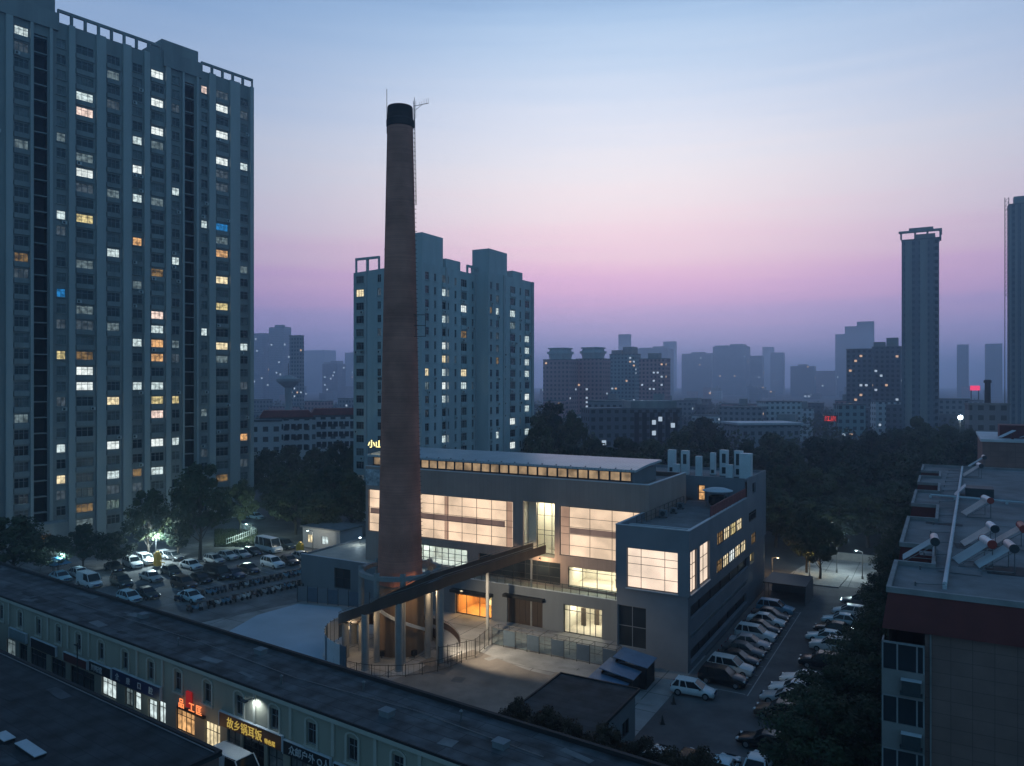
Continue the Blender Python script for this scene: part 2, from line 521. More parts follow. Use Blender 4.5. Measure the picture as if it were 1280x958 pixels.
M['red_cap'] = pmat('red_tank_cap', (0.30, 0.04, 0.03), 0.5, 0.1, 2)
M['black'] = pmat('matt_black', (0.012, 0.012, 0.014), 0.7, 0.2, 2)
M['rubber'] = pmat('tyre_rubber', (0.012, 0.012, 0.013), 0.85, 0.1, 3)
M['rim'] = pmat('alloy_rim', (0.32, 0.33, 0.34), 0.4, 0.1, 3, metal=0.6)
M['car_glass'] = pmat('car_glass', (0.010, 0.016, 0.02), 0.1, 0.0, 1, spec=0.35)
M['headlight'] = pmat('headlight_lens', (0.6, 0.62, 0.63), 0.15, 0.1, 4)
M['taillight'] = pmat('tail_light_lens', (0.22, 0.015, 0.012), 0.2, 0.1, 4)
M['bark'] = pmat('tree_bark', (0.06, 0.05, 0.04), 0.95, 0.3, 2, bump=0.6)
M['yellow'] = pmat('yellow_paint', (0.75, 0.42, 0.03), 0.5, 0.1, 2)
M['blue_cloth'] = pmat('blue_awning', (0.05, 0.19, 0.32), 0.7, 0.2, 1.0)
M['blue_canopy'] = pmat('blue_canopy_sheet', (0.12, 0.205, 0.31), 0.5, 0.2, 0.8)
M['red_sign'] = pmat('faded_red_sign', (0.20, 0.05, 0.05), 0.7, 0.25, 0.8)
M['red_roof'] = pmat('red_tile_roof', (0.17, 0.035, 0.028), 0.85, 0.25, 0.5)
M['flat_white'] = pmat('pale_flat_wall', (0.36, 0.36, 0.37), 0.9, 0.15, 0.3)
PAINT = {}
for k, c, r_ in (('white', (0.66, 0.69, 0.70), .3), ('pearl', (0.58, 0.60, 0.60), .3), ('silver', (0.36, 0.38, 0.39), .3), ('black', (0.012, 0.013, 0.015), .25), ('grey', (0.09, 0.095, 0.10), .3),
                 ('navy', (0.025, 0.04, 0.08), .3), ('blue', (0.12, 0.28, 0.40), .35), ('brown', (0.10, 0.06, 0.045), .3), ('rose', (0.50, 0.42, 0.42), .3), ('cyan', (0.42, 0.60, 0.66), .3), ('darkgreen', (0.03, 0.05, 0.05), .3)):
    PAINT[k] = pmat('paint_' + k, c, r_, 0.06, 1.5, spec=0.5)
def leafmat(name, a, b):
    m = bpy.data.materials.new(name)
    m.use_nodes = True
    nt = m.node_tree
    p = nt.nodes['Principled BSDF']
    p.inputs['Roughness'].default_value = 0.75
    p.inputs['Specular IOR Level'].default_value = 0.2
    tc = N(nt.nodes, 'ShaderNodeTexCoord')
    nz = N(nt.nodes, 'ShaderNodeTexNoise')
    nz.inputs['Scale'].default_value = 0.5
    nz.inputs['Detail'].default_value = 4
    nt.links.new(tc.outputs['Object'], nz.inputs['Vector'])
    oi = N(nt.nodes, 'ShaderNodeObjectInfo')
    ad = N(nt.nodes, 'ShaderNodeMath', operation='MULTIPLY_ADD')
    ad.inputs[1].default_value = 0.35
    nt.links.new(oi.outputs['Random'], ad.inputs[0])
    nt.links.new(nz.outputs['Fac'], ad.inputs[2])
    rp = N(nt.nodes, 'ShaderNodeValToRGB')
    ramp_set(rp, [(0.4, (*a, 1)), (0.95, (*b, 1))])
    nt.links.new(ad.outputs[0], rp.inputs[0])
    nt.links.new(rp.outputs[0], p.inputs['Base Color'])
    return m
M['leaf'] = leafmat('dark_green_leaves', (0.018, 0.034, 0.022), (0.075, 0.088, 0.040))
M['leaf_brown'] = leafmat('brownish_leaves', (0.032, 0.024, 0.017), (0.075, 0.05, 0.03))
# ------------------------------------------------------------------ facades and windows
class Fac:
    """a wall plane: s runs along it, outward is to the right of s seen from above"""
    def __init__(self, parent, ox, oy, ang):
        self.p, self.o, self.ang = parent, Vector((ox, oy, 0)), ang
        self.u = Vector((math.cos(ang), math.sin(ang), 0))
        self.n = Vector((math.sin(ang), -math.cos(ang), 0))
    def pt(self, s, z, d=0.0):
        return self.o + self.u * s + self.n * d + Vector((0, 0, z))
    def wall(self, mb, s0, s1, z0, z1, holes=(), depth=0.25, m=0):
        S = sorted({s0, s1, *[h[0] for h in holes], *[h[1] for h in holes]})
        Z = sorted({z0, z1, *[h[2] for h in holes], *[h[3] for h in holes]})
        for i in range(len(S) - 1):
            a, b = S[i], S[i + 1]
            cs = (a + b) / 2
            hs = [h for h in holes if h[0] < cs < h[1]]
            run = None
            for j in range(len(Z) - 1):
                c, d = Z[j], Z[j + 1]
                cz = (c + d) / 2
                if any(h[2] < cz < h[3] for h in hs):
                    if run is not None:
                        mb.quad(self.pt(a, run), self.pt(b, run), self.pt(b, c), self.pt(a, c), m)
                        run = None
                elif run is None:
                    run = c
            if run is not None:
                mb.quad(self.pt(a, run), self.pt(b, run), self.pt(b, z1), self.pt(a, z1), m)
        for (a, b, c, d) in holes:
            for p, q in (((a, c), (b, c)), ((b, c), (b, d)), ((b, d), (a, d)), ((a, d), (a, c))):
                mb.quad(self.pt(*p), self.pt(*q), self.pt(*q, -depth), self.pt(*p, -depth), m)
    def slab(self, mb, s0, s1, z0, z1, d0, d1, m=0):
        p = [self.pt(s, z, d) for z in (z0, z1) for s, d in ((s0, d1), (s1, d1), (s1, d0), (s0, d0))]
        mb.add(p, [(0, 3, 2, 1), (4, 5, 6, 7), (0, 1, 5, 4), (1, 2, 6, 5), (2, 3, 7, 6), (3, 0, 4, 7)], m)
    def put(self, name, me, s, z, d=0.0, parent=None):
        return link(name, me, parent or self.p, self.pt(s, z, d), self.ang)
WM = {}
def winmesh(w, h, nx, nz, fr, pane, bar=0.06, name='window', rows=None):
    key = (round(w, 2), round(h, 2), nx, nz, fr, pane, bar, str(rows))
    if key in WM:
        return WM[key]
    mb = MB()
    t = 0.045
    for z0, z1 in ((0, bar), (h - bar, h)):
        mb.box(0, w, -t, t, z0, z1, 0)
    for x0, x1 in ((0, bar), (w - bar, w)):
        mb.box(x0, x1, -t, t, bar, h - bar, 0)
    b2 = bar * 0.6
    for i in range(1, nx):
        x = w * i / nx
        mb.box(x - b2 / 2, x + b2 / 2, -t * .8, t * .8, bar, h - bar, 0)
    for z in (rows or [h * j / nz for j in range(1, nz)]):
        mb.box(bar, w - bar, -t * .6, t * .6, z - b2 / 2, z + b2 / 2, 0)
    mb.quad((bar, .01, bar), (w - bar, .01, bar), (w - bar, .01, h - bar), (bar, .01, h - bar), 1)
    WM[key] = mb.mesh(name, [M[fr], M[pane]], fix=False)
    return WM[key]
def window(f, s0, s1, z0, z1, depth, nx, nz, fr, pane, bar=0.06, parent=None, rows=None, split=False):
    """a window set back in its opening; split makes the pane a sub-part of the frame"""
    if not split:
        return f.put('window', winmesh(s1 - s0, z1 - z0, nx, nz, fr, pane, bar, rows=rows), s0, z0, -depth, parent)
    w, h = s1 - s0, z1 - z0
    mb = MB()
    t = 0.06
    for a, b in ((0, bar), (h - bar, h)):
        mb.box(0, w, -t, t, a, b)
    for a, b in ((0, bar), (w - bar, w)):
        mb.box(a, b, -t, t, bar, h - bar)
    b2 = bar * 0.7
    xs = nx if isinstance(nx, (list, tuple)) else [w * i / nx for i in range(1, nx)]
    zs = rows or [h * j / nz for j in range(1, nz)]
    for x in xs:
        mb.box(x - b2 / 2, x + b2 / 2, -t * .8, t * .8, bar, h - bar)
    for z in zs:
        mb.box(bar, w - bar, -t * .6, t * .6, z - b2 / 2, z + b2 / 2)
    o = f.put('window', mb.mesh('window', [M[fr]]), s0, z0, -depth, parent)
    pb = MB()
    pb.quad((bar, .02, bar), (w - bar, .02, bar), (w - bar, .02, h - bar), (bar, .02, h - bar))
    pb.build('pane', M[pane], o, fix=False)
    return o
def room(f, s0, s1, z0, z1, d0, d1, lamp, parent, name='room', mats=('room_wall', 'room_floor'), lamps=2, floor_z=None):
    """the lit room behind an opening, with its ceiling lamps"""
    mb = MB()
    p = lambda s, z, d: f.pt(s, z, -d)
    mb.quad(p(s0, z0, d1), p(s1, z0, d1), p(s1, z1, d1), p(s0, z1, d1), 0)
    mb.quad(p(s0, z0, d0), p(s0, z0, d1), p(s0, z1, d1), p(s0, z1, d0), 0)
    mb.quad(p(s1, z0, d1), p(s1, z0, d0), p(s1, z1, d0), p(s1, z1, d1), 0)
    mb.quad(p(s0, z1, d1), p(s1, z1, d1), p(s1, z1, d0), p(s0, z1, d0), 0)
    mb.quad(p(s0, z0, d0), p(s1, z0, d0), p(s1, z0, d1), p(s0, z0, d1), 1)
    r = mb.build(name, [M[q] for q in mats], parent, fix=False)
    for i in range(lamps):
        a = s0 + (s1 - s0) * (i + .3) / lamps
        b = s0 + (s1 - s0) * (i + .7) / lamps
        lb = MB()
        lb.box(*sorted((0, b - a)), 0, (d1 - d0) * .3, -.06, 0)
        o = link('ceiling_lamp', lb.mesh('ceiling_lamp', [M[lamp]]), r, f.pt(a, z1 - .03, -(d0 + (d1 - d0) * .35)), f.ang)
    return r

# ------------------------------------------------------------------ frames of the place
GA = R(-29.5)                                   # the hall's grid
ua, ub = Vector((math.cos(GA), math.sin(GA), 0)), Vector((-math.sin(GA), math.cos(GA), 0))
P0 = Vector((18.2, 78.9, 0))
def H(u, v, z=0.0):
    return P0 + ua * u + ub * v + Vector((0, 0, z))
SA = math.atan2(-.574, .819)                    # the shop row's grid
us, un = Vector((math.cos(SA), math.sin(SA), 0)), Vector((-math.sin(SA), math.cos(SA), 0))
S0 = us * (-32.4 * us.x + 67.7 * us.y) + un * 36.8
def S(t, n, z=0.0):
    return S0 + us * t + un * n + Vector((0, 0, z))
def s_t(px):
    k = (px - 640) / 960.0
    return (k * S0.y - S0.x) / (us.x - k * us.y)

# ------------------------------------------------------------------ ground, yard, lanes
g = MB(); g.quad((-2900, -20, 0), (2900, -20, 0), (2900, 4600, 0), (-2900, 4600, 0)); struct('ground', g, M['ground'])
def sheet(name, pts, z, m):
    b = MB()
    b.add([(p[0], p[1], z) for p in pts], [tuple(range(len(pts)))])
    o = b.build(name, M[m], fix=False)
    o['kind'] = 'structure'
    return o
sheet('yard_paving', [H(-62, -14), H(-30, -33), H(-12, -40), H(4, -40), H(4, 6.5), H(-62, 6.5)], .004, 'plaza')
sheet('lane', [H(0, -48), H(13.5, -48), H(13.5, 62), H(3.5, 62), H(0, 40)], .008, 'asphalt')
sheet('lane_end_paving', [H(1, 45), H(28, 45), H(34, 66), H(4, 66)], .012, 'plaza')
sheet('pale_slab', [pix(283, 791), pix(322, 769), pix(372, 755), pix(425, 760), pix(440, 775), pix(430, 800), pix(415, 832), pix(395, 845), pix(345, 822)], .012, 'fresh')
sheet('earth_patch', [pix(470, 858), pix(592, 812), pix(660, 838), pix(742, 858), pix(640, 896), pix(615, 892)], .012, 'dirt')
sheet('pale_path', [pix(590, 812), pix(636, 789), pix(768, 824), pix(742, 850), pix(668, 836)], .016, 'path')
sheet('parking_lot', [pix(-60, 775), pix(150, 800), pix(398, 748), pix(400, 690), pix(330, 668), pix(150, 690), pix(-60, 705)], .006, 'lot')
sheet('tower_forecourt', [pix(-60, 706), pix(150, 691), pix(330, 669), pix(400, 691), pix(440, 640), pix(300, 632), pix(-60, 690)], .010, 'asphalt')
sheet('shop_street', [S(-60, -5.8), S(70, -5.8), S(70, 0), S(-60, 0)], .006, 'asphalt')
sheet('street_edge_paving', [S(-60, -1.6), S(70, -1.6), S(70, 0), S(-60, 0)], .012, 'plaza')
for k in range(12):
    v = -2.2 + k * 2.75
    b = MB(); b.obox(H(3.75, v, .014), (4.8, .1, .004), GA); struct('bay_line', b, M['line'])
b = MB(); b.obox(H(6.4, 13, .0125), (.1, 31, .003), GA); struct('bay_edge_line', b, M['line'])
for k in range(14):
    a = pix(222 + k * 9.5, 738 - k * 2.15)
    b = MB(); b.obox((a.x, a.y, .009), (4.6, .09, .003), R(-38)); struct('lot_line', b, M['line'])
# planted island at the end of the lane
b = MB(); b.prism([H(3, 43.5), H(9.3, 43.5), H(9.8, 52), H(3, 52)], 0.0, .16); isl = struct('planted_kerb_island', b, M['kerb'])

# ------------------------------------------------------------------ the converted hall
hall = thing('cultural_hall', 'long grey hall with glowing pinkish window walls behind the tall brick chimney', 'hall', P0, GA)
FU = Fac(hall, 0, 8.5, 0)        # upper front wall
FG = Fac(hall, 0, 5.8, 0)        # ground floor front wall
FC = Fac(hall, 0, 0, 0)          # corner block front (x -8.06..0)
FR = Fac(hall, 0, 0, R(90))      # long right-hand wall
w = MB()
hole_u = [(-49.5, -25.6, 8.7, 14.7), (-24.1, -19.6, 8.1, 14.9), (-18.9, -8.1, 8.6, 14.7), (-41, -32.6, 5.2, 7.7), (-30.8, -18.8, 4.75, 7.55), (-17.8, -8.2, 4.75, 7.3)]
FU.wall(w, -50, -7.3, 4.5, 18, hole_u, .35)
Fac(hall, -7.3, 8.5, R(90)).wall(w, 0, 14.7, 13.8, 18)
Fac(hall, -50, 23, R(-90)).wall(w, 0, 14.5, 4.5, 18)
Fac(hall, -7.3, 23, R(180)).wall(w, 0, 42.7, 0, 18)
w.box(-50, -7.3, 8.9, 9.0, 17.2, 18.0)
w.box(-49.9, -7.4, 23.0, 23.2, 17.2, 18.0)
w.build('upper_wall', M['clad'], hall, fix=False)
w = MB(); w.box(-50.06, -7.24, 8.42, 9.02, 18.0, 18.08); w.box(-7.62, -7.24, 9.02, 23.2, 18.0, 18.08); w.build('parapet_coping', M['coping'], hall)
w = MB(); w.box(-49.9, -7.4, 9.05, 22.9, 17.3, 17.4); w.build('roof', M['roof_felt'], hall)
# backlit polycarbonate window walls
def poly(f, s0, s1, z0, z1, cols, rows, pane, bands=(), depth=.22, edge=()):
    o = window(f, s0, s1, z0, z1, depth, cols, 1, 'poly_frame', pane, .065, rows=rows, split=True)
    for (a, b_, c, d, mt) in bands:
        q = MB(); q.quad((a - s0, .005, c - z0), (b_ - s0, .005, c - z0), (b_ - s0, .005, d - z0), (a - s0, .005, d - z0)); q.build('shadow_band' if mt == 'poly_band' else 'shade_strip', M[mt], o, fix=False)  # strips with slab and structure shadows put into their glow
    return o
xs = [i * 2.31 - .2 for i in range(1, 11)]
poly(FU, -49.5, -25.6, 8.7, 14.7, xs, [1.2, 2.65, 3.45, 4.75], 'poly', [(-49.3, -26.9, 11.25, 12.05, 'poly_band'), (-26.7, -25.8, 8.8, 14.6, 'poly_shade'), (-36.4, -35.7, 8.8, 11.24, 'poly_shade'), (-36.4, -35.7, 12.06, 14.6, 'poly_shade'), (-43.6, -42.9, 8.8, 11.24, 'poly_shade'), (-43.6, -42.9, 12.06, 14.6, 'poly_shade')])
poly(FU, -18.9, -8.1, 8.6, 14.7, [1.25, 4.0, 6.9, 9.6], [1.3, 2.7, 3.6, 4.75], 'poly', [(-17.6, -8.3, 11.35, 12.1, 'poly_band'), (-18.8, -17.7, 8.7, 14.6, 'poly_shade')])
# entrance bay reached by the ramp
r = room(FU, -24.1, -19.6, 8.1, 14.9, .35, 4.2, 'lamp_hall', hall, 'entrance_bay', lamps=2)
window(FU, -22.9, -19.7, 8.15, 14.8, 1.6, 3, 1, 'frame_dark', 'glass', .08, rows=[2.4, 3.0, 4.9], split=True)
w = MB(); FU.slab(w, -24.05, -22.95, 8.12, 14.85, -1.75, -1.45); w.build('entrance_side_wall', M['room_wall'], hall)
# second floor glazing over the terrace
room(FU, -17.8, -8.2, 4.72, 7.35, .4, 5.5, 'lamp_warm', hall, 'gallery_room', lamps=4)
window(FU, -17.8, -8.2, 4.75, 7.3, .25, 5, 1, 'frame_dark', 'glass', .08, rows=[2.1], split=True)
st = MB(); st.obox((-10.2, 11.5, 6.1), (2.6, 1.0, .25), 0, tilt=R(-32)); st.build('gallery_stair', M['room_floor'], hall)
window(FU, -30.8, -18.8, 4.75, 7.55, .3, 7, 1, 'frame_dark', 'glass_dark', .08, rows=[.9, 2.1], split=True)
room(FU, -41, -32.6, 5.1, 7.75, .4, 5, 'lamp_cool', hall, 'office_room', lamps=5)
window(FU, -41, -32.6, 5.2, 7.7, .25, 8, 1, 'frame_dark', 'glass', .09, rows=[.8, 1.7], split=True)
# clerestory and its ribbed roof
w = MB(); w.box(-50, -9.8, 10.1, 18.3, 17.45, 18.05); w.box(-10, -9.8, 10.0, 18.3, 18.05, 19.3); w.box(-50, -49.8, 10.0, 18.3, 18.05, 19.3); w.box(-49.8, -10, 18.1, 18.3, 18.05, 19.3)
w.build('clerestory_wall', M['hall_low'], hall)
FK = Fac(hall, 0, 10.0, 0)
n = 28
for i in range(n):
    a = -49.8 + 39.8 * i / n
    FK.put('clerestory_window', winmesh(39.8 / n - .04, 1.2, 1, 1, 'frame_dark', 'cler', .1), a + .02, 18.07, 0)
w = MB()
for i in range(2):
    pass
prof = [(9.3, 19.32), (12, 19.55), (15, 19.7), (18.9, 19.75)]
top = [[(-50.5, y, z + .28) for y, z in prof], [(-9.2, y, z + .28) for y, z in prof]]
ring = lambda x: [(x, y, z) for y, z in prof] + [(x, y, z + .28) for y, z in reversed(prof)]
w.loft([ring(-50.5), ring(-9.2)]); w.build('metal_roof', M['roof_metal'], hall)
w = MB()
for i in range(21):
    x = -49.8 + i * 2.0
    w = MB(); w.box(x - .05, x + .05, 9.26, 9.5, 19.64, 19.76); w.build('snow_guard', M['steel'], hall)
# ground floor plinth with its openings and the terrace on top
w = MB()
hole_g = [(-53.5, -50.5, .6, 3.5), (-32.7, -27.2, 0, 2.9), (-24.9, -19.9, 0, 3.3), (-17.1, -12.1, 0, 3.4)]
FG.wall(w, -60, -8.06, 0, 4.5, hole_g, .4)
Fac(hall, -60, 23, R(-90)).wall(w, 0, 17.2, 0, 4.5)
FG.slab(w, -60, -8.06, 4.5, 4.75, -.3, .0)
w.box(-60, -59.7, 6.1, 23, 4.5, 4.75)
w.box(-60, -50, 22.8, 23, 0, 4.75)
w.build('lower_wall', M['hall_low'], hall, fix=False)
w = MB(); w.box(-59.7, -8.06, 6.1, 8.9, 4.4, 4.52); w.box(-59.7, -50, 8.9, 22.8, 4.4, 4.52); w.build('terrace_floor', M['room_floor'], hall)
w = MB(); FG.slab(w, -60.03, -8.08, 4.75, 4.80, -.33, .03); w.build('terrace_coping', M['coping'], hall)
# glass railing on the terrace
rl = MB(); FG.slab(rl, -31, -8.2, 4.82, 5.75, -.17, -.15); rl.build('terrace_railing', M['rail_glass'], hall)
rl = MB()
FG.slab(rl, -31, -8.2, 5.75, 5.80, -.19, -.13)
for i in range(21):
    s_ = -31 + i * 1.14
    FG.slab(rl, s_ - .025, s_ + .025, 4.8, 5.75, -.21, -.12)
rl.build('railing_post', M['railing'], hall)
# orange-lit doorway
room(FG, -32.7, -27.2, 0.02, 2.9, .4, 5.5, 'lamp_orange', hall, 'orange_lobby', ('wood', 'wood'), lamps=2)
window(FG, -32.7, -27.2, 0.02, 2.9, .3, [.25, 1.6, 3.6, 4.7], 1, 'frame_dark', 'glass', .1, rows=[2.5], split=True)
q = MB(); FG.slab(q, -30.9, -29.4, .05, 2.4, -5.4, -5.2); FG.slab(q, -29.3, -28.2, .05, 1.1, -5.4, -4.9); q.build('lobby_glow_panel', M['lobby_glow'], hall)  # added glowing panels stand in for the bright middle of the lobby
w = MB(); FG.slab(w, -33.0, -26.9, 2.95, 3.3, 0.003, .9); w.build('door_canopy', M['black'], hall)
w = MB(); FG.slab(w, -25.2, -19.6, 3.35, 3.7, 0.003, .7); w.build('door_canopy', M['black'], hall)
# wooden folding shutter doors
for i in range(6):
    a = -24.9 + i * 5 / 6
    sb = MB(); sb.box(.02, 5 / 6 - .02, -.04, .04, 0, 3.26)
    for j in range(1, 4):
        sb.box(.02 + j * .2 - .012, .02 + j * .2 + .012, -.05, -.04, 0.05, 3.2)
    FG.put('shutter_door', sb.mesh('shutter_door', [M['shutter']]), a, .02, -.3)
# lit glass entrance
room(FG, -17.1, -12.1, 0.02, 3.4, .4, 6, 'lamp_warm', hall, 'entrance_lobby', lamps=3)
window(FG, -17.1, -12.1, 0.02, 3.4, .25, [.75, 1.7, 2.6, 3.4, 4.1], 1, 'frame_dark', 'glass', .09, rows=[2.7], split=True)
w = MB()
for q in ((-16, 9.3), (-14.7, 10.4), (-13.2, 9.8)):
    w.box(q[0] - .3, q[0] + .3, q[1] - .1, q[1] + .1, .03, 2.2 if q[0] < -14 else 1.2)
w.build('display_panel', M['shutter'], hall)
window(FG, -53.5, -50.5, .6, 3.5, .3, 2, 2, 'frame_dark', 'glass_dark', .08, split=True)

# corner block
w = MB()
hole_c = [(-7.95, -4.7, 1.6, 6.1)]
Fac(hall, 0, .25, 0).wall(w, -8.06, -.2, 0, 7.9, hole_c, .35)
FRl = Fac(hall, -.2, 0, R(90))
rows_dark = [(1.2, 27, .8, 2.1), (1.2, 27, 3.3, 3.65), (1.2, 28.2, 5.3, 6.7)]
FRl.wall(w, .25, 38.5, 0, 7.9, [(1.2, 27, .8, 2.1), (1.2, 27, 3.3, 3.65), (1.2, 28.2, 5.3, 6.7), (29, 31.6, 5.3, 6.7)], .45)
Fac(hall, -8.06, 8.5, R(-90)).wall(w, 2.7, 8.25, 0, 7.9)
w.build('block_lower_wall', M['block_wall'], hall, fix=False)
w = MB()
hole_f = [(-6.8, -1.2, 8.15, 12.4)]
FC.wall(w, -8.06, 0, 7.9, 14.75, hole_f, .3)
pier = 2.75
row1 = [(11.1 + i * 3.2, 11.1 + i * 3.2 + 2.95, 11.15, 12.65) for i in range(5)] + [(27.4, 32.0, 11.25, 12.55)]
row2 = [(10.9 + i * 3.02, 10.9 + i * 3.02 + 2.8, 7.95, 9.45) for i in range(7)]
FR.wall(w, 0, 26.3, 7.9, 14.75, [(.45, 2.9, 8.15, 12.5), (4.0, 7.8, 8.15, 12.5)] + [h for h in row1 if h[1] < 26.3] + [h for h in row2 if h[1] < 26.3], .35)
FR.wall(w, 26.3, 38.5, 7.9, 17.2, [h for h in row1 if h[0] > 26.3] + [h for h in row2 if h[0] > 26.3] + [(29.6, 31.6, 14.9, 16.3)], .35)
w.quad((-8.06, 0, 7.9), (0, 0, 7.9), (0, .25, 7.9), (-8.06, .25, 7.9)); w.quad((-.2, .25, 7.9), (0, .25, 7.9), (0, 38.5, 7.9), (-.2, 38.5, 7.9))
Fac(hall, -8.06, 8.5, R(-90)).wall(w, 0, 8.5, 7.9, 14.75)
w.box(-7.8, -.25, .22, .25, 13.9, 14.75); w.box(-.28, -.25, .25, 26.3, 13.9, 14.75); w.box(-7.83, -7.8, .22, 8.5, 13.9, 14.75)
w.build('block_upper_wall', M['block_wall'], hall, fix=False)
w = MB(); w.box(-8.1, .04, -.04, .28, 14.75, 14.82); w.box(-.28, .04, .28, 26.3, 14.75, 14.82); w.box(-8.1, -7.78, .28, 8.5, 14.75, 14.82); w.build('block_coping', M['coping'], hall)
w = MB(); w.box(-7.8, -.25, .22, 26.3, 13.85, 13.95); w.build('block_roof', M['roof_felt'], hall)
w = MB(); w.box(-7.8, -.3, 3.4, 3.65, 13.95, 14.35); w.build('roof_kerb', M['coping'], hall)
poly(FC, -6.8, -1.2, 8.15, 12.4, [1.55, 4.15], [1.2, 2.55, 3.35], 'poly_front')
poly(FR, .45, 2.9, 8.15, 12.5, [1.3], [1.45, 2.9], 'poly_front')
poly(FR, 4.0, 7.8, 8.15, 12.5, [1.9], [1.45, 2.9], 'poly_front')
w = MB(); FC.slab(w, -6.9, -1.1, 8.02, 8.12, 0.003, .14); w.build('window_ledge', M['coping'], hall)
w = MB(); FR.slab(w, .3, 7.9, 8.02, 8.12, 0.003, .14); w.build('window_ledge', M['coping'], hall)
window(Fac(hall, 0, .25, 0), -7.95, -4.7, 1.6, 6.1, .25, 2, 2, 'frame_grey', 'glass_dark', .1, split=True)
for i, h in enumerate(row1):
    window(FR, *h, .12, 3, 1, 'frame_dark', ('lit_dimwarm', 'lit_warm', 'lit_yellow', 'lit_warm', 'lit_yellow', 'glass_dark')[i], .08, rows=[.9], split=True)
for i, h in enumerate(row2):
    window(FR, *h, .12, 3, 1, 'frame_dark', ('lit_dimwarm', 'lit_warm', 'lit_bright', 'lit_warm', 'lit_warm', 'lit_yellow', 'lit_dimwarm')[i], .08, rows=[.95], split=True)
window(FR, 29.6, 31.6, 14.9, 16.3, .3, 2, 1, 'frame_dark', 'glass_dark', .08, split=True)
for h in rows_dark:
    window(FRl, *h, .4, 6, 1, 'black', 'glass_black', .06, split=True)
window(FRl, 29, 31.6, 5.3, 6.7, .4, 3, 1, 'frame_dark', 'lit_yellow', .07, split=True)
w = MB(); FRl.slab(w, .9, 27.3, .62, .78, 0.003, .12); FRl.slab(w, .9, 27.3, 3.68, 3.78, 0.003, .10); w.build('wall_ledge', M['hall_low'], hall)
# rear block and the bulkhead at the far end
w = MB()
FB = Fac(hall, 0, 26.3, 0)
FB.wall(w, -7.3, -.28, 13.9, 17.2, [(-6.6, -5.6, 13.96, 16.1)], .3)
w.box(-20, -.28, 38.3, 38.5, 0, 17.2); w.box(-20, -19.8, 23.2, 38.3, 0, 17.2)
w.box(-20, -7.3, 26.3, 26.5, 17.3 - 3, 17.2)
w.build('rear_block_wall', M['block_wall'], hall, fix=False)
w = MB(); w.box(-19.9, -.25, 26.6, 38.4, 16.75, 16.85); w.build('rear_roof', M['roof_felt'], hall)
w = MB(); w.box(-20.04, .04, 26.26, 26.56, 17.2, 17.27); w.box(-.26, .04, 26.56, 38.54, 17.2, 17.27); w.build('rear_coping', M['hall_low'], hall)
window(FB, -6.6, -5.6, 13.96, 16.1, .25, 1, 2, 'frame_dark', 'lit_orange', .12, split=True)
w = MB(); w.box(-53, -47.5, 12.5, 17.5, 0, 20.3); w.build('stair_bulkhead', M['block_wall'], hall)

# things standing on the roofs
ac = thing('ventilation_unit', 'tall white cabinet at the far end of the unit row on the hall roof', 'roof unit', H(-11.55, 30.5, 16.85), GA, 'white ventilation units on the hall roof')
b = MB(); b.box(-.52, .52, -.42, .42, .1, 3.5); b.build('cabinet', M['white_metal'], ac)
b = MB(); b.box(-.25, .25, -.435, -.42, .4, 1.0); b.build('intake_grille', M['grille'], ac)
b = MB(); b.box(-.56, .56, -.46, .46, 0, .1); b.build('base_frame', M['steel'], ac)
def unit(u, v, wx, wy, h, grilles, label):
    a = thing('ventilation_unit', label, 'roof unit', H(u, v, 16.85), GA, 'white ventilation units on the hall roof')
    b = MB(); b.box(-wx, wx, -wy, wy, .1, h); b.build('cabinet', M['white_metal'], a)
    b = MB(); b.box(-wx - .04, wx + .04, -wy - .04, wy + .04, 0, .1); b.build('base_frame', M['steel'], a)
    for (x0, x1, z0, z1) in grilles:
        b = MB(); b.box(x0, x1, -wy - .015, -wy, z0, z1)
        for k in range(5):
            zz = z0 + (z1 - z0) * (k + .5) / 5
            b.box(x0, x1, -wy - .035, -wy - .015, zz - .03, zz + .03)
        b.build('intake_grille', M['grille'], a)
    return a
unit(-9.5, 30.2, .52, .42, 3.5, [(-.22, .28, 1.6, 3.0)], 'white roof cabinet with a dark upper grille beside the lone end cabinet')
unit(-10.5, 29.2, .45, .4, 1.6, [], 'low pale box in front of the second tall roof cabinet')
unit(-7.2, 29.0, .4, .36, 2.9, [], 'slim plain white cabinet just past the low pale box')
unit(-6.0, 32.0, .36, .34, 3.2, [(-.2, .2, .3, .8)], 'slim white cabinet set back between plain and two grille cabinets')
unit(-4.3, 31.5, .55, .42, 3.7, [(-.22, .3, .4, 1.3), (-.22, .3, 1.9, 3.2)], 'white roof cabinet with two dark grilles one above the other')
unit(-2.2, 31.2, .55, .42, 3.7, [(-.3, .2, .4, 1.2), (-.3, .2, 1.7, 3.3)], 'white grille cabinet touching the widest roof unit')
unit(-.95, 29.9, .78, .6, 3.5, [], 'widest plain white roof unit nearest the outer wall')
unit(-3.0, 29.2, .45, .35, 1.9, [], 'grey low box standing between the grille cabinets')
a = thing('cooling_unit', 'round topped dark cooling unit under a pale lid on the roof terrace', 'cooling unit', H(-2.9, 22.5, 13.95), GA)
b = MB(); b.lathe([(1.0, .2), (1.15, .5), (1.15, 1.3), (.8, 1.45)], 20); b.build('fan_drum', M['black'], a)
b = MB(); b.lathe([(0.01, 2.25), (1.9, 2.0), (1.95, 2.1), (1.0, 2.4), (.01, 2.45)], 24); b.build('lid', M['coping'], a)
b = MB()
for q in ((-1.2, -1.1), (1.2, -1.1), (1.2, 1.1), (-1.2, 1.1)):
    b.tube((q[0], q[1], 0), (q[0] * .95, q[1] * .95, 2.1), .05)
b.build('stand', M['steel'], a)
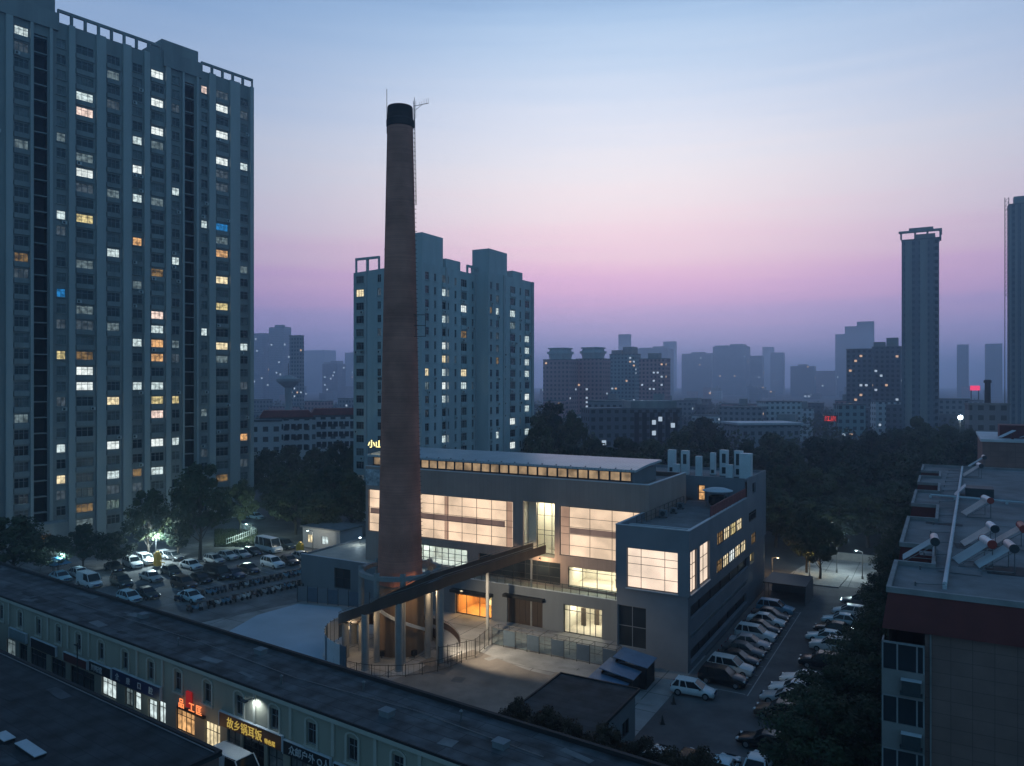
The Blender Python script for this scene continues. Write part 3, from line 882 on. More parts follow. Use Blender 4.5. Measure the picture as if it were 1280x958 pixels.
a = thing('roof_banner', 'long faded red panel sign on the outer edge of the roof terrace', 'sign', H(-.12, 8.7, 14.82), GA + R(90))
b = MB(); b.box(0, 17.2, -.05, .05, .15, 1.25); b.build('sign_panel', M['red_sign'], a)
for i in range(10):
    b = MB(); b.tube((.2 + i * 1.86, .1, 0), (.2 + i * 1.86, .1, 1.2), .04); b.build('post', M['railing'], a)
b = MB()
for i in range(10):
    x = .9 + i * 1.65
    b.box(x, x + 1.05, -.065, -.05, .28, .34); b.box(x, x + 1.05, -.065, -.05, 1.04, 1.1); b.box(x, x + .06, -.065, -.05, .34, 1.04); b.box(x + .99, x + 1.05, -.065, -.05, .34, 1.04)
b.build('worn_border', M['redband'], a)
a = thing('roof_railing', 'dark metal railing along the inner edge of the roof terrace', 'railing', H(-7.1, 3.9, 13.95), GA + R(90))
for i in range(12):
    b = MB(); b.tube((i * 1.6, 0, 0), (i * 1.6, 0, 1.15), .035); b.build('post', M['railing'], a)
b = MB(); b.tube((0, 0, 1.15), (17.6, 0, 1.15), .035); b.tube((0, 0, .6), (17.6, 0, .6), .025); b.build('rail', M['railing'], a)
for i, (u, v, s_) in enumerate(((-6.4, 11, .9), (-6.2, 14.5, .7), (-6.5, 18.2, .8))):
    a = thing('condenser_box', ('dark condenser box on the roof terrace nearest the front parapet', 'small dark condenser box in the middle of the roof terrace railing', 'dark condenser box on the roof terrace nearest the lit roof door')[i], 'air conditioner', H(u, v, 13.95), GA, 'condenser boxes on the roof terrace')
    b = MB(); b.box(-s_ / 2, s_ / 2, -.25, .25, .12, s_); b.build('casing', M['hall_low'], a)
    b = MB(); b.lathe([(s_ * .32, 0), (s_ * .32, .03), (.02, .03)], 14); o = b.build('fan_guard', M['grille'], a); o.rotation_euler = (R(90), 0, 0); o.location = (0, -.25, s_ * .55)
    b = MB(); b.box(-s_ / 2, -s_ / 2 + .08, -.3, .3, 0, .12); b.box(s_ / 2 - .08, s_ / 2, -.3, .3, 0, .12); b.build('foot_rail', M['black'], a)

# text as real raised letters
def lettering(txt, size, m, parent, loc, ang, depth=.03, name='lettering', align='LEFT', sx=1.0):
    cu = bpy.data.curves.new('lettering', 'FONT')
    cu.body = txt
    cu.size = size
    cu.extrude = depth
    cu.align_x = align
    cu.resolution_u = 2
    o = bpy.data.objects.new('lettering', cu)
    COL.objects.link(o)
    dg = bpy.context.evaluated_depsgraph_get()
    me = bpy.data.meshes.new_from_object(o.evaluated_get(dg))
    bpy.data.objects.remove(o)
    me.materials.clear()
    me.materials.append(M[m])
    q = link(name, me, parent, loc)
    q.rotation_euler = (R(90), 0, ang)
    q.scale = (sx, 1, 1)
    return q
M['sign_yellow'] = emat('lit_yellow_letters', lin(255, 235, 150), 2.2)
a = thing('rooftop_sign', 'small glowing yellow characters on the roof edge left of the chimney', 'sign', H(-53.0, 12.4, 20.3), GA)
b = MB(); b.box(0, 5.4, 0, .1, 0, .12); b.build('rail', M['steel'], a)
lettering('小山間', 1.25, 'sign_yellow', a, (.1, 0, .1), 0, .05, sx=1.15)
# grey mural board under the sign
w = MB(); w.box(-49.95, -46.6, 8.44, 8.5, 15.3, 17.6); w.build('mural_board', pmat('pale_mural_board', (0.30, 0.32, 0.34), .7, .75, 1.6, detail=6), hall)
# ------------------------------------------------------------------ chimney
CX, CY = -12.6, 86.5
ch = thing('brick_chimney', 'tall tapering red brick chimney with a sooty top standing in front of the hall', 'chimney', (CX, CY, 0))
prof = [(2.66 + (1.43 - 2.66) * (z / 59.6), z) for z in [0, .2] + list(range(4, 60, 4)) + [59.0]]
b = MB(); b.lathe([(2.66 + (1.43 - 2.66) * (z / 59.6), z) for z in [7.6] + list(range(8, 60, 4)) + [59.0]], 48); b.build('shaft', M['brick'], ch, smooth=True)
b = MB(); b.lathe([(2.7, 0), (2.7, 7.45), (2.6, 7.6), (2.4, 7.62)], 48); b.build('base_drum', M['drum'], ch)
b = MB(); b.lathe([(1.44, 58.7), (1.54, 58.85), (1.55, 59.5), (1.46, 59.65), (1.42, 60.95), (1.38, 61.05), (1.1, 61.05), (1.08, 59)], 48); b.build('cap', M['brick_dark'], ch, smooth=False)
for z in (9.2, 26, 45):
    rr = 2.66 + (1.43 - 2.66) * (z / 59.6)
    b = MB(); b.lathe([(rr + .01, z - .05), (rr + .035, z - .05), (rr + .033, z + .05), (rr, z + .05)], 48); b.build('brick_band', M['brick'], ch)
# climbing ladder on the right-hand side
b = MB()
la = R(-12)
def chp(z, off, side):
    rr = 2.66 + (1.43 - 2.66) * (z / 59.6) + off
    return (rr * math.cos(la) - side * math.sin(la), rr * math.sin(la) + side * math.cos(la), z)
for k in range(100):
    z = 10 + k * .5
    b.tube(chp(z, .0, -.18), chp(z, .22, -.18), .018, 5); b.tube(chp(z, .22, -.18), chp(z, .22, .18), .018, 5); b.tube(chp(z, .22, .18), chp(z, .0, .18), .018, 5)
b.build('climbing_rung', M['railing'], ch)
b = MB()
for s_ in (-.25, .25):
    b.tube(chp(50, .25, s_ * .7), chp(61.6, .25, s_ * .7), .03, 6)
for k in range(18):
    b.tube(chp(50.3 + k * .65, .25, -.17), chp(50.3 + k * .65, .25, .17), .02, 6)
b.build('cable_ladder', M['railing'], ch)
b = MB()
for z, x0, x1 in ((37.2, 0, 0), ):
    for zz in (35.2, 36.4, 37.6):
        b.tube((1.6, -.9, zz), (3.0, -.9, zz), .04, 6)
    b.tube((2.95, -.9, 35.2), (2.95, -.9, 37.6), .04, 6); b.tube((1.9, -1.0, 35.2), (1.9, -1.0, 37.6), .04, 6)
b.build('bracket', M['railing'], ch)
b = MB(); b.tube((-1.45, -.3, 58), (-1.45, -.3, 63.0), .035, 6); b.build('lightning_rod', M['railing'], ch)
an = thing('antenna_mast', 'thin pale antenna frame bolted to the chimney top', 'antenna', (CX + 1.65, CY - .3, 58.6))
an.scale = (.6, .6, .75)
b = MB(); b.tube((0, 0, 0), (0, 0, 4.6), .06, 6); b.tube((.25, 0, 1.5), (.25, 0, 4.1), .04, 6); b.build('mast', M['steel'], an)
b = MB(); b.tube((-.1, 0, 3.3), (2.6, 0, 3.75), .045, 6); b.tube((0, 0, 2.6), (1.4, 0, 3.5), .035, 6); b.build('arm', M['steel'], an)
for x in (.9, 1.35, 1.8, 2.25, 2.6):
    b = MB(); z = 3.3 + (x + .1) * .166; b.tube((x, 0, z - .1), (x, 0, z + (.75 if x > 1.5 else .5)), .03, 6); b.build('element', M['steel'], an)
gl = thing('ground_lamp', 'small black uplight box at the left foot of the chimney', 'uplight', (CX - 1.6, CY - 2.75, 0), 0, 'uplights at the chimney foot')
b = MB(); b.box(-.28, .28, -.2, .2, .25, .8); b.build('lamp_housing', M['black'], gl)
b = MB(); b.tube((0, 0, 0), (0, 0, .25), .06); b.build('stand', M['black'], gl)
remember(gl)
dup(gl, (CX + 1.9, CY - 2.6, 0), R(40), 'small black uplight box at the right foot of the chimney')

# ------------------------------------------------------------------ spiral ramp
def interp(x, xs, ys):
    for i in range(len(xs) - 1):
        if (xs[i] - x) * (xs[i + 1] - x) <= 0:
            t = (x - xs[i]) / (xs[i + 1] - xs[i])
            return ys[i] + (ys[i + 1] - ys[i]) * t
    return ys[0] if x > xs[0] else ys[-1]
RC = 5.75
end = H(-21.8, 8.6)
PH = [-37, -60, -90, -115, -150, -180, -225, -270, -330, -352]
ZZ = [8.45, 8.1, 7.15, 6.05, 4.35, 3.1, 2.1, 1.4, .45, .08]
path = []
p_t = Vector((CX + RC * math.cos(R(-37)), CY + RC * math.sin(R(-37)), 0))
for k in range(14):
    t = k / 14
    p = end.lerp(p_t, t); p.z = 8.95 + (8.45 - 8.95) * t
    d = (p_t - end).normalized()
    path.append((p, Vector((d.y, -d.x, 0)) * -1))      # side vector points away from the chimney
for k in range(0, 64):
    ph = -37 - (352 - 37) * k / 63
    p = Vector((CX + RC * math.cos(R(ph)), CY + RC * math.sin(R(ph)), interp(ph, PH, ZZ)))
    path.append((p, Vector((math.cos(R(ph)), math.sin(R(ph)), 0))))
# make sure the straight part's side vector agrees with the curve
if path[0][1].dot(path[14][1]) < 0:
    path = [(p, -s if i < 14 else s) for i, (p, s) in enumerate(path)]
rp = thing('spiral_ramp', 'rusty brown ramp winding round the chimney and bridging to the hall', 'ramp', (0, 0, 0))
W2 = .95
b = MB(); b.strip(path, [(-W2, -.28), (W2, -.28), (W2, 0), (-W2, 0)]); b.build('deck', M['deck'], rp)
b = MB(); b.strip(path, [(W2 + .003, -.36), (W2 + .09, -.36), (W2 + .09, .72), (W2 + .003, .72)]); b.build('outer_parapet', M['corten'], rp)
b = MB(); b.strip(path, [(-W2 - .09, -.36), (-W2 - .003, -.36), (-W2 - .003, .72), (-W2 - .09, .72)]); b.build('inner_parapet', M['corten'], rp)
for sgn in (1, -1):
    b = MB(); b.strip(path, [(sgn * (W2 + .045) - .035, .92), (sgn * (W2 + .045) + .035, .92), (sgn * (W2 + .045) + .035, .98), (sgn * (W2 + .045) - .035, .98)]); b.build('handrail', M['steel'], rp)
def col(x, y, z1, r=.36):
    b = MB(); b.lathe([(r * 1.15, 0), (r * 1.15, .12), (r, .14), (r, z1), (r * .6, z1 + .02)], 18); b.build('column', M['concrete'], rp, smooth=True, loc=(x, y, 0))
for ph, r_ in ((-40, 6.35), (-83, 6.4), (-115, 6.6), (-158, 6.1), (-200, 6.0), (-250, 5.8)):
    z = interp(ph, PH, ZZ) - .32
    col(CX + r_ * math.cos(R(ph)), CY + r_ * math.sin(R(ph)), z, .40)
for ph in (-176, -117, -78, -38, 0, 45, 90, 135):
    col(CX + 4.32 * math.cos(R(ph)), CY + 4.32 * math.sin(R(ph)), 9.5, .32)
q = end.lerp(p_t, .55); col(q.x, q.y, 8.3, .2)
q = end.lerp(p_t, .12); col(q.x + .3, q.y - .6, 8.5, .12)
b = MB(); b.lathe([(4.05, 8.75), (4.6, 8.75), (4.6, 9.2), (4.05, 9.2), (4.05, 8.75)], 48); b.build('ring_beam', M['concrete'], rp, loc=(CX, CY, 0))
b = MB()
hp = []
for k in range(30):
    ph = -135 + 115 * k / 29
    hp.append((Vector((CX + 3.25 * math.cos(R(ph)), CY + 3.25 * math.sin(R(ph)), 5.3 - 2.9 * k / 29)), Vector((math.cos(R(ph)), math.sin(R(ph)), 0))))
b.strip(hp, [(-.08, 0), (.08, 0), (.08, .35), (-.08, .35)]); b.build('drum_light_strip', M['coping'], rp)  # pale strip added in place of light cast on the drum
for ph, r_ in ((-135, 3.25), (-78, 3.25), (-20, 3.25)):
    b = MB(); z = 5.3 - 2.9 * (ph + 135) / 115; b.tube((CX + r_ * math.cos(R(ph)), CY + r_ * math.sin(R(ph)), 0), (CX + r_ * math.cos(R(ph)), CY + r_ * math.sin(R(ph)), z), .07); b.build('light_strip_prop', M['steel'], rp)  # supports for the added light strip
M['ramp_lamp'] = emat('ramp_downlight', (1.0, 0.74, 0.42), 12, sample=False)
def downlight(p, watts, label, col_=(1.0, .72, .42), size=.15):
    a = thing('ramp_downlight', label, 'light', p, 0, 'warm downlights under the ramp')
    b = MB(); b.lathe([(.12, 0), (.12, .18), (.02, .2)], 12); b.build('casing', M['black'], a)
    b = MB(); b.lathe([(.1, -.01), (.01, -.015)], 12); b.build('lens', M['ramp_lamp'], a)
    l = bpy.data.lights.new('downlight_lamp', 'POINT'); l.energy = watts; l.color = col_; l.shadow_soft_size = size
    o = bpy.data.objects.new('downlight_lamp', l); COL.objects.link(o); o.parent = a; o.location = (0, 0, -.3)
for ph, r_, wt, lab in ((-44, 5.7, 110, 'warm downlight on the ramp column facing the orange doorway'), (-92, 5.4, 45, 'warm downlight on the front column of the ramp'), (-122, 5.9, 45, 'warm downlight between the two left front ramp columns'),
                        (-160, 5.5, 40, 'warm downlight at the low left end of the ramp')):
    downlight((CX + r_ * math.cos(R(ph)), CY + r_ * math.sin(R(ph)), interp(ph, PH, ZZ) - .52), wt * 2.2, lab)
downlight(H(-21.0, 7.2, 8.1), 330, 'warm downlight under the bridge at the hall end')
# floodlight on the near face of the bridge, lighting the yard
fl = thing('flood_light', 'warm floodlight fixed to the near side of the ramp bridge', 'floodlight', (0, 0, 0))
q = p_t.lerp(end, .10); d = (end - p_t).normalized(); nr = Vector((d.y, -d.x, 0))
q = q + nr * (W2 + .75) + Vector((0, 0, 7.3))
fl.location = q
b = MB(); b.box(-.2, .2, -.12, .12, -.15, .15); b.build('lamp_housing', M['black'], fl)
b = MB(); b.box(-.16, .16, -.135, -.121, -.11, .11); b.build('lens', M['lit_warm'], fl)
fl.rotation_euler = (R(-65), 0, math.atan2(nr.x, -nr.y))
b = MB(); b.tube((0, 0, .15), (0, .5, .2), .04, 6); b.build('bracket', M['black'], fl)
l = bpy.data.lights.new('flood_lamp', 'SPOT'); l.energy = 4200; l.color = (1.0, .83, .60); l.spot_size = R(120); l.spot_blend = .35; l.shadow_soft_size = .12
o = bpy.data.objects.new('flood_lamp', l); COL.objects.link(o); o.location = q + nr * .1 + Vector((0, 0, -.35))
tg = H(-19, 0, 0) - o.location
o.rotation_euler = tg.to_track_quat('-Z', 'Y').to_euler()

# ------------------------------------------------------------------ fences in the yard
def fence(name, label, pts, h, m, post_r=.04, step=1.5, bars=True, cat='fence', infill=0.22):
    o = pts[0]
    a = thing(name, label, cat, (o[0], o[1], 0))
    rb, ib = MB(), MB()
    for i in range(len(pts) - 1):
        p, q = Vector(pts[i][:2]).to_3d(), Vector(pts[i + 1][:2]).to_3d()
        L = (q - p).length
        n = max(1, round(L / step))
        for k in range(n + (1 if i == len(pts) - 2 else 0)):
            c = p.lerp(q, k / n) - Vector((o[0], o[1], 0))
            b = MB(); b.tube((0, 0, 0), (0, 0, h), post_r, 6); b.build('post', M[m], a, loc=c)
        p0, q0 = p - Vector((o[0], o[1], 0)), q - Vector((o[0], o[1], 0))
        for z in (.12 * h, .93 * h):
            rb.tube(p0 + Vector((0, 0, z)), q0 + Vector((0, 0, z)), post_r * .7, 5)
        if bars:
            nb = int(L / infill)
            for k in range(nb):
                c = p0.lerp(q0, (k + .5) / nb)
                ib.tube(c + Vector((0, 0, .12 * h)), c + Vector((0, 0, .93 * h)), post_r * .35, 4, caps=False)
    rb.build('rail', M[m], a)
    if bars:
        ib.build('infill', M[m], a)
    return a
arc = [(CX + 8.3 * math.cos(R(ph)), CY + 8.3 * math.sin(R(ph))) for ph in range(-150, -29, 12)]
fence('yard_railing', 'dark metal railing curving round the foot of the ramp', arc, 1.3, 'railing', .045, 1.7, True, infill=.45)
pa, pb, pc, pd = pix(550, 829), pix(594, 823), pix(618, 828), pix(611, 806)
fence('yard_railing', 'taller dark railing with gates between the ramp and the glass fence', [pix(548, 833), pix(594, 822), pix(611, 807)], 2.1, 'railing', .045, 1.2, True, infill=.3)
gf = thing('panel_fence', 'steel framed fence with blue grey panels before the lit entrance', 'fence', H(-22.3, -2.2), GA)
L = 15.2
for i in range(11):
    b = MB(); b.tube((i * L / 10, 0, 0), (i * L / 10, 0, 2.1), .05, 6); b.build('post', M['railing'], gf)
b = MB()
for z in (.15, 1.2, 2.05):
    b.tube((0, 0, z), (L, 0, z), .03, 5)
b.build('rail', M['railing'], gf)
b = MB()
for i in range(11):
    b.tube((i * L / 10, 1.4, 0), (i * L / 10, 1.4, 2.0), .03, 5); b.tube((i * L / 10, 0, 2.0), (i * L / 10, 1.4, 2.0), .025, 5)
b.tube((0, 1.4, 2.0), (L, 1.4, 2.0), .025, 5)
b.build('rear_frame', M['railing'], gf)
for i in range(10):
    b = MB()
    if i % 2 == 1:
        b.box(i * L / 10 - .0, i * L / 10 + 1.5, -.05, -.01, .25, 1.95); b.build('blue_panel', M['panel_blue'], gf)
    else:
        b.box(i * L / 10 + .06, (i + 1) * L / 10 - .06, -.02, 0.0, .2, 2.0); b.build('glass_panel', M['rail_glass'], gf)
# tall pale boards curving behind the low end of the ramp
cf = thing('board_screen', 'tall pale slotted board screen curving round the low end of the ramp', 'screen', (CX, CY, 0))
for k in range(13):
    ph = R(-206 + k * 6.6)
    b = MB(); b.obox((0, 0, 1.45), (.98, .07, 2.5), 0)
    b.box(-.05, .05, -.05, -.04, 1.2, 2.4)
    o = b.build('board', M['white_metal'] if k % 4 else M['panel_blue'], cf, loc=(8.3 * math.cos(ph), 8.3 * math.sin(ph), 0), rz=ph - R(90))
for k in range(14):
    ph = R(-206 + (k - .5) * 6.6)
    b = MB(); b.tube((0, 0, 0), (0, 0, 2.8), .05, 6); b.build('post', M['railing'], cf, loc=(8.3 * math.cos(ph), 8.3 * math.sin(ph), 0))
# hoarding at the edge of the car park
hd = thing('yard_hoarding', 'row of grey hoarding panels between the car park and the pale slab', 'hoarding', (0, 0, 0))
A_, B_ = pix(372, 752), pix(462, 762)
A_.z = B_.z = 0
dv = (B_ - A_).normalized(); LL = (B_ - A_).length
n = 7
for k in range(n):
    c = A_.lerp(B_, (k + .5) / n)
    b = MB(); b.box(-LL / n / 2 + .06, LL / n / 2 - .06, -.04, .04, .15, 2.1); b.box(-LL / n / 2 + .2, LL / n / 2 - .5, -.05, -.04, .5, 1.8); b.build('hoarding_panel', M['panel_blue'] if k % 2 else M['hall_low'], hd, loc=c, rz=math.atan2(dv.y, dv.x))
for k in range(n + 1):
    c = A_.lerp(B_, k / n)
    b = MB(); b.tube((0, 0, 0), (0, 0, 2.3), .05, 6); b.tube((0, 0, 2.0), (-.4, 1.0, 0), .03, 5); b.build('post', M['railing'], hd, loc=c)

# ------------------------------------------------------------------ stepped blue canopies and the flat roofed shed
for i, (px, py, z, lab) in enumerate(((794, 822, 2.5, 'blue canopy sheet of the stepped row touching the corner block'), (777, 836, 2.0, 'middle blue canopy sheet of the stepped row'), (762, 850, 1.5, 'lowest blue canopy sheet of the stepped row beside the shed'))):
    q = pix(px, py, z)
    a = thing('stepped_canopy', lab, 'canopy', (q.x, q.y, 0), GA + R(2), 'stepped blue canopies by the shed')
    b = MB(); b.obox((0, 0, z), (3.6, 3.2, .07), 0, tilt=R(9)); b.build('roof_sheet', M['blue_canopy'], a)
    b = MB(); b.box(-1.6, -1.52, -1.35, 1.35, 0, z - .05); b.box(1.5, 1.58, -1.35, 1.35, 0, z - .25); b.build('side_sheet', M['black'], a)
    b = MB(); b.box(-1.52, 1.5, -1.35, -1.28, 0, z - .3); b.build('end_sheet', M['black'], a)
sh = thing('flat_shed', 'low shed with a dark flat roof and grey walls beside the stepped canopies', 'shed', H(.1, -25.4), GA)
b = MB()
FS = Fac(sh, 0, 0, R(90)); FSf = Fac(sh, -6.8, 0, 0)
FS.wall(b, 0, 9.4, 0, 3.85, [(3.2, 4.3, 0, 2.2), (6.4, 8.0, 1.0, 2.3)], .2); FSf.wall(b, 0, 6.8, 0, 3.85); Fac(sh, 0, 9.4, R(180)).wall(b, 0, 6.8, 0, 3.85); Fac(sh, -6.8, 9.4, R(-90)).wall(b, 0, 9.4, 0, 3.85)
b.build('wall', M['hall_low'], sh, fix=False)
b = MB(); b.box(-7.1, .3, -.3, 9.7, 3.85, 4.05); b.build('roof', M['near_roof'], sh)
b = MB(); b.box(-7.15, .35, -.35, -.2, 4.05, 4.15); b.box(.2, .35, -.2, 9.75, 4.05, 4.15); b.box(-7.15, .2, 9.6, 9.75, 4.05, 4.15); b.box(-7.15, -7.0, -.2, 9.6, 4.05, 4.15); b.build('roof_edge', M['black'], sh)
b = MB(); b.box(.0, 1.08, -.03, .03, 0, 2.2); FS.put('door', b.mesh('door', [M['corten']]), 3.2, .01, -.1)
window(FS, 6.4, 8.0, 1.0, 2.3, .12, 2, 1, 'frame_dark', 'glass_dark', parent=sh, split=True)
for px, py, lab in ((828, 905, 'dark traffic cone standing nearer the shed on the pale yard'), (842, 880, 'dark traffic cone standing just behind the lone white hatchback')):
    a = thing('traffic_cone', lab, 'traffic cone', pix(px, py), 0, 'traffic cones in the yard')
    b = MB(); b.lathe([(.16, .03), (.05, .72), (.03, .75)], 14); b.build('cone', M['railing'], a)
    b = MB(); b.box(-.22, .22, -.22, .22, 0, .04); b.build('base', M['black'], a)

# ------------------------------------------------------------------ row of shops
SL, ZR = 46.0, 6.6
t0 = s_t(-90)
shop = thing('shop_row', 'long two storey row of shops with a patched flat roof and arched upper windows', 'building', S(0, 0), SA)
FSH = Fac(shop, 0, 0, 0)
wins_px = [2, 25.7, 48.8, 73.8, 98.8, 127, 157, 189, 223, 259.8, 299.3, 343.3, 389.7, 441, 498, 562]
T = [s_t(p) for p in wins_px]
T = T + [s_t(-24), s_t(-52)]
lit_shop = {125: ()}
t_end = s_t(800)
holes = [(t - .52, t + .52, 4.1, 5.65) for t in T]
# ground floor shop fronts: (left px, right px, z0, z1, pane, columns)
fronts = [(8, 19, .6, 2.3, 'lit_dim', 2), (24, 34, .2, 2.4, 'glass_dark', 3), (38, 58, .2, 2.4, 'glass_dark', 3), (64, 82, .2, 2.4, 'glass_dark', 3), (88, 118, .2, 2.4, 'glass_dark', 4), (127, 145, .9, 2.6, 'lit_cool', 3),
          (156, 166, .9, 2.5, 'lit_dim', 2), (168, 176, .9, 2.5, 'lit_cool', 1), (185, 196, .7, 2.4, 'lit_cool', 2), (198, 207, .7, 2.6, 'lit_cool', 2), (220, 243, .8, 2.6, 'lit_orange', 4), (256, 275, .1, 2.6, 'lit_warm', 4),
          (284, 300, .1, 2.7, 'glass_curtain', 2), (303, 330, .1, 2.7, 'glass_dark', 3), (334, 354, .1, 2.7, 'glass_curtain', 2), (362, 384, .1, 2.6, 'glass_curtain', 3), (390, 412, .1, 2.6, 'glass_dark', 3), (420, 470, .1, 2.6, 'glass_dark', 4), (480, 540, .1, 2.6, 'glass_dark', 4)]
holes2 = [(s_t(a), s_t(b_), c, d) for a, b_, c, d, *_ in fronts]
b = MB(); FSH.wall(b, t0, t_end, 0, ZR, holes + holes2, .22)
n_ = 6.25
b.quad((t0, 0, 0), (t0, n_, 0), (t0, n_, ZR), (t0, 0, ZR)); b.quad((t_end, 0, 0), (t_end, n_, 0), (t_end, n_, ZR), (t_end, 0, ZR)); b.quad((t0, n_, 0), (t_end, n_, 0), (t_end, n_, ZR), (t0, n_, ZR))
b.build('wall', M['shop_wall'], shop, fix=False)
b = MB(); b.box(t0 - .1, t_end + .1, -.18, n_ + .1, ZR, ZR + .12); b.build('roof', M['old_roof'], shop)
b = MB(); b.box(t0 - .1, t_end + .1, n_ - .15, n_ + .15, ZR + .12, ZR + .42); b.build('rear_parapet', M['black'], shop)
b = MB(); b.box(t0 - .1, t_end + .1, -.30, -.10, ZR - .22, ZR + .06); b.build('eaves_moulding', M['shop_trim'], shop)
b = MB(); b.box(t0 - .1, t_end + .1, -.26, -.181, ZR + .061, ZR + .24); b.build('gutter', M['black'], shop)
# torn and patched felt strips on the roof
for k in range(30):
    t = t0 + 3 + rnd.random() * (t_end - t0 - 5); y = .3 + rnd.random() * (n_ - 1.6); lx, ly = .7 + rnd.random() * 2.8, .15 + rnd.random() * .9
    b = MB(); b.obox((t, y + .4, ZR + .122 + .004 * (k % 5)), (lx, ly, .012), R(rnd.uniform(-12, 12))); b.build('felt_patch', M['roof_felt' if k % 2 else 'near_roof'], shop)
for t in T:
    window(FSH, t - .52, t + .52, 4.1, 5.65, .16, 2, 2, 'frame_grey', 'glass_dark', .06, parent=shop, rows=[1.0], split=False)
    b = MB()
    for sgn in (-1, 1):
        b.box(sgn * .63 - .1, sgn * .63 + .1, -.09, -.003, -.12, 1.56)
    b.box(-.8, .8, -.13, -.003, -.26, -.12)
    K = 10
    for k in range(K):
        a0, a1 = math.pi * k / K, math.pi * (k + 1) / K
        ri, ro = .55, .73
        q = [(-ri * math.cos(a0), -.09, 1.56 + ri * math.sin(a0) * .6), (-ro * math.cos(a0), -.09, 1.56 + ro * math.sin(a0) * .6), (-ro * math.cos(a1), -.09, 1.56 + ro * math.sin(a1) * .6), (-ri * math.cos(a1), -.09, 1.56 + ri * math.sin(a1) * .6)]
        b.add(q + [(x, -.003, z) for x, y, z in q], [(0, 1, 2, 3), (0, 4, 5, 1), (1, 5, 6, 2), (2, 6, 7, 3), (3, 7, 4, 0)])
    FSH.put('window_surround', b.mesh('window_surround', [M['shop_trim']]), t, 4.1, 0)
for p in (-60, 12, 60.7, 85.7, 112, 172, 204, 319, 364, 417, 470, 525.5, 600):
    t = s_t(p)
    b = MB(); b.box(t - .14, t + .14, -.12, -.003, 3.95, ZR - .23); b.build('pilaster', M['shop_trim'], shop)
for (a_, b_, c, d, pane, nx) in fronts:
    window(FSH, s_t(a_), s_t(b_), c, d, .15, nx, 1, 'frame_dark', pane, .07, parent=shop, rows=[(d - c) * .72], split=False)
def signboard(pa, pb, z0, z1, m, label, cat='sign'):
    a, c = s_t(pa), s_t(pb)
    o = thing('shop_sign', label, cat, S(a, -.03), SA, 'signs along the shop row')
    b = MB(); b.box(0, c - a, -.18, 0, z0, z1); b.build('board', M[m], o)
    b = MB(); b.box(0, c - a, -.22, .0, z1, z1 + .05); b.box(-.05, 0, -.22, 0, z0, z1 + .05); b.box(c - a, c - a + .05, -.22, 0, z0, z1 + .05); b.build('border', M['coping'], o)
    return o, c - a
M['sg_brown'] = pmat('brown_sign_board', (0.17, 0.055, 0.025), .6, .2, .6)
M['sg_navy'] = pmat('navy_sign_board', (0.012, 0.022, 0.075), .5, .15, .6)
M['sg_black'] = pmat('black_sign_board', (0.014, 0.016, 0.02), .5, .15, .6)
M['sg_red'] = pmat('red_sign_board', (0.10, 0.02, 0.018), .6, .2, .6)
M['sg_pale'] = pmat('blank_pale_sign', (0.20, 0.24, 0.25), .7, .15, .6)
M['gold'] = emat('gold_letters', lin(235, 200, 90), .55)
M['silver_letters'] = pmat('pale_letters', (0.55, 0.55, 0.55), .6, .1, 2)
M['neon'] = emat('orange_neon_letters', lin(255, 140, 80), 1.3)
M['red_box'] = emat('red_light_box', lin(190, 20, 15), .45)
o, w_ = signboard(277, 355, 2.85, 3.95, 'sg_brown', 'brown shop sign with lit golden characters under the white wall lamp')
lettering('故乡锅耳饭', .88, 'gold', o, (w_ * .13, -.20, 3.02), 0, .02, sx=1.0)
lettering('特色菜', .42, 'gold', o, (w_ * .74, -.20, 2.98), 0, .02)
o, w_ = signboard(357, 415, 2.75, 3.75, 'sg_black', 'black shop sign with pale characters next to the brown sign')
lettering('众邮户外 Q人', .72, 'silver_letters', o, (w_ * .12, -.20, 2.98), 0, .02)
o, w_ = signboard(143, 203, 2.75, 3.85, 'sg_navy', 'navy shop sign with four pale characters over the lit white shopfronts')
for k, cchar in enumerate('全康口腔'):
    lettering(cchar, .66, 'silver_letters', o, (w_ * (.07 + .235 * k), -.20, 3.05), 0, .02)
o, w_ = signboard(114, 141, 2.75, 3.7, 'sg_black', 'dark sign with three dull characters joining the navy sign')
lettering('川味馆', .68, 'silver_letters', o, (w_ * .1, -.20, 2.95), 0, .02)
o, w_ = signboard(82, 111, 2.7, 3.5, 'sg_red', 'dull dark red blank shop sign further up the row')
o, w_ = signboard(14, 35, 2.7, 3.7, 'sg_pale', 'blank pale shop sign nearest the far end of the row')
o, w_ = signboard(41, 72, 2.65, 3.6, 'near_roof' if False else 'sg_black', 'worn black shop sign between the blank pale and dull red signs')
o, w_ = signboard(420, 500, 2.7, 3.6, 'sg_black', 'unlit black shop sign beyond the pale lettered black sign')
ns = thing('neon_sign', 'glowing orange characters round a red light box over the orange shopfront', 'neon sign', S(s_t(226), -.05), SA)
wn_ = s_t(256) - s_t(226)
for k, cchar in ((0.02, '品'), (.45, '工'), (.75, '匡')):
    lettering(cchar, .85, 'neon', ns, (wn_ * k, -.22, 3.05), 0, .03)
b = MB(); b.box(wn_ * .32, wn_ * .52, -.18, -.02, 3.2, 4.5); b.build('light_box', M['red_box'], ns)
b = MB(); b.box(-.2, wn_ + .2, -.2, 0, 2.78, 2.98); b.build('mount_rail', M['black'], ns)
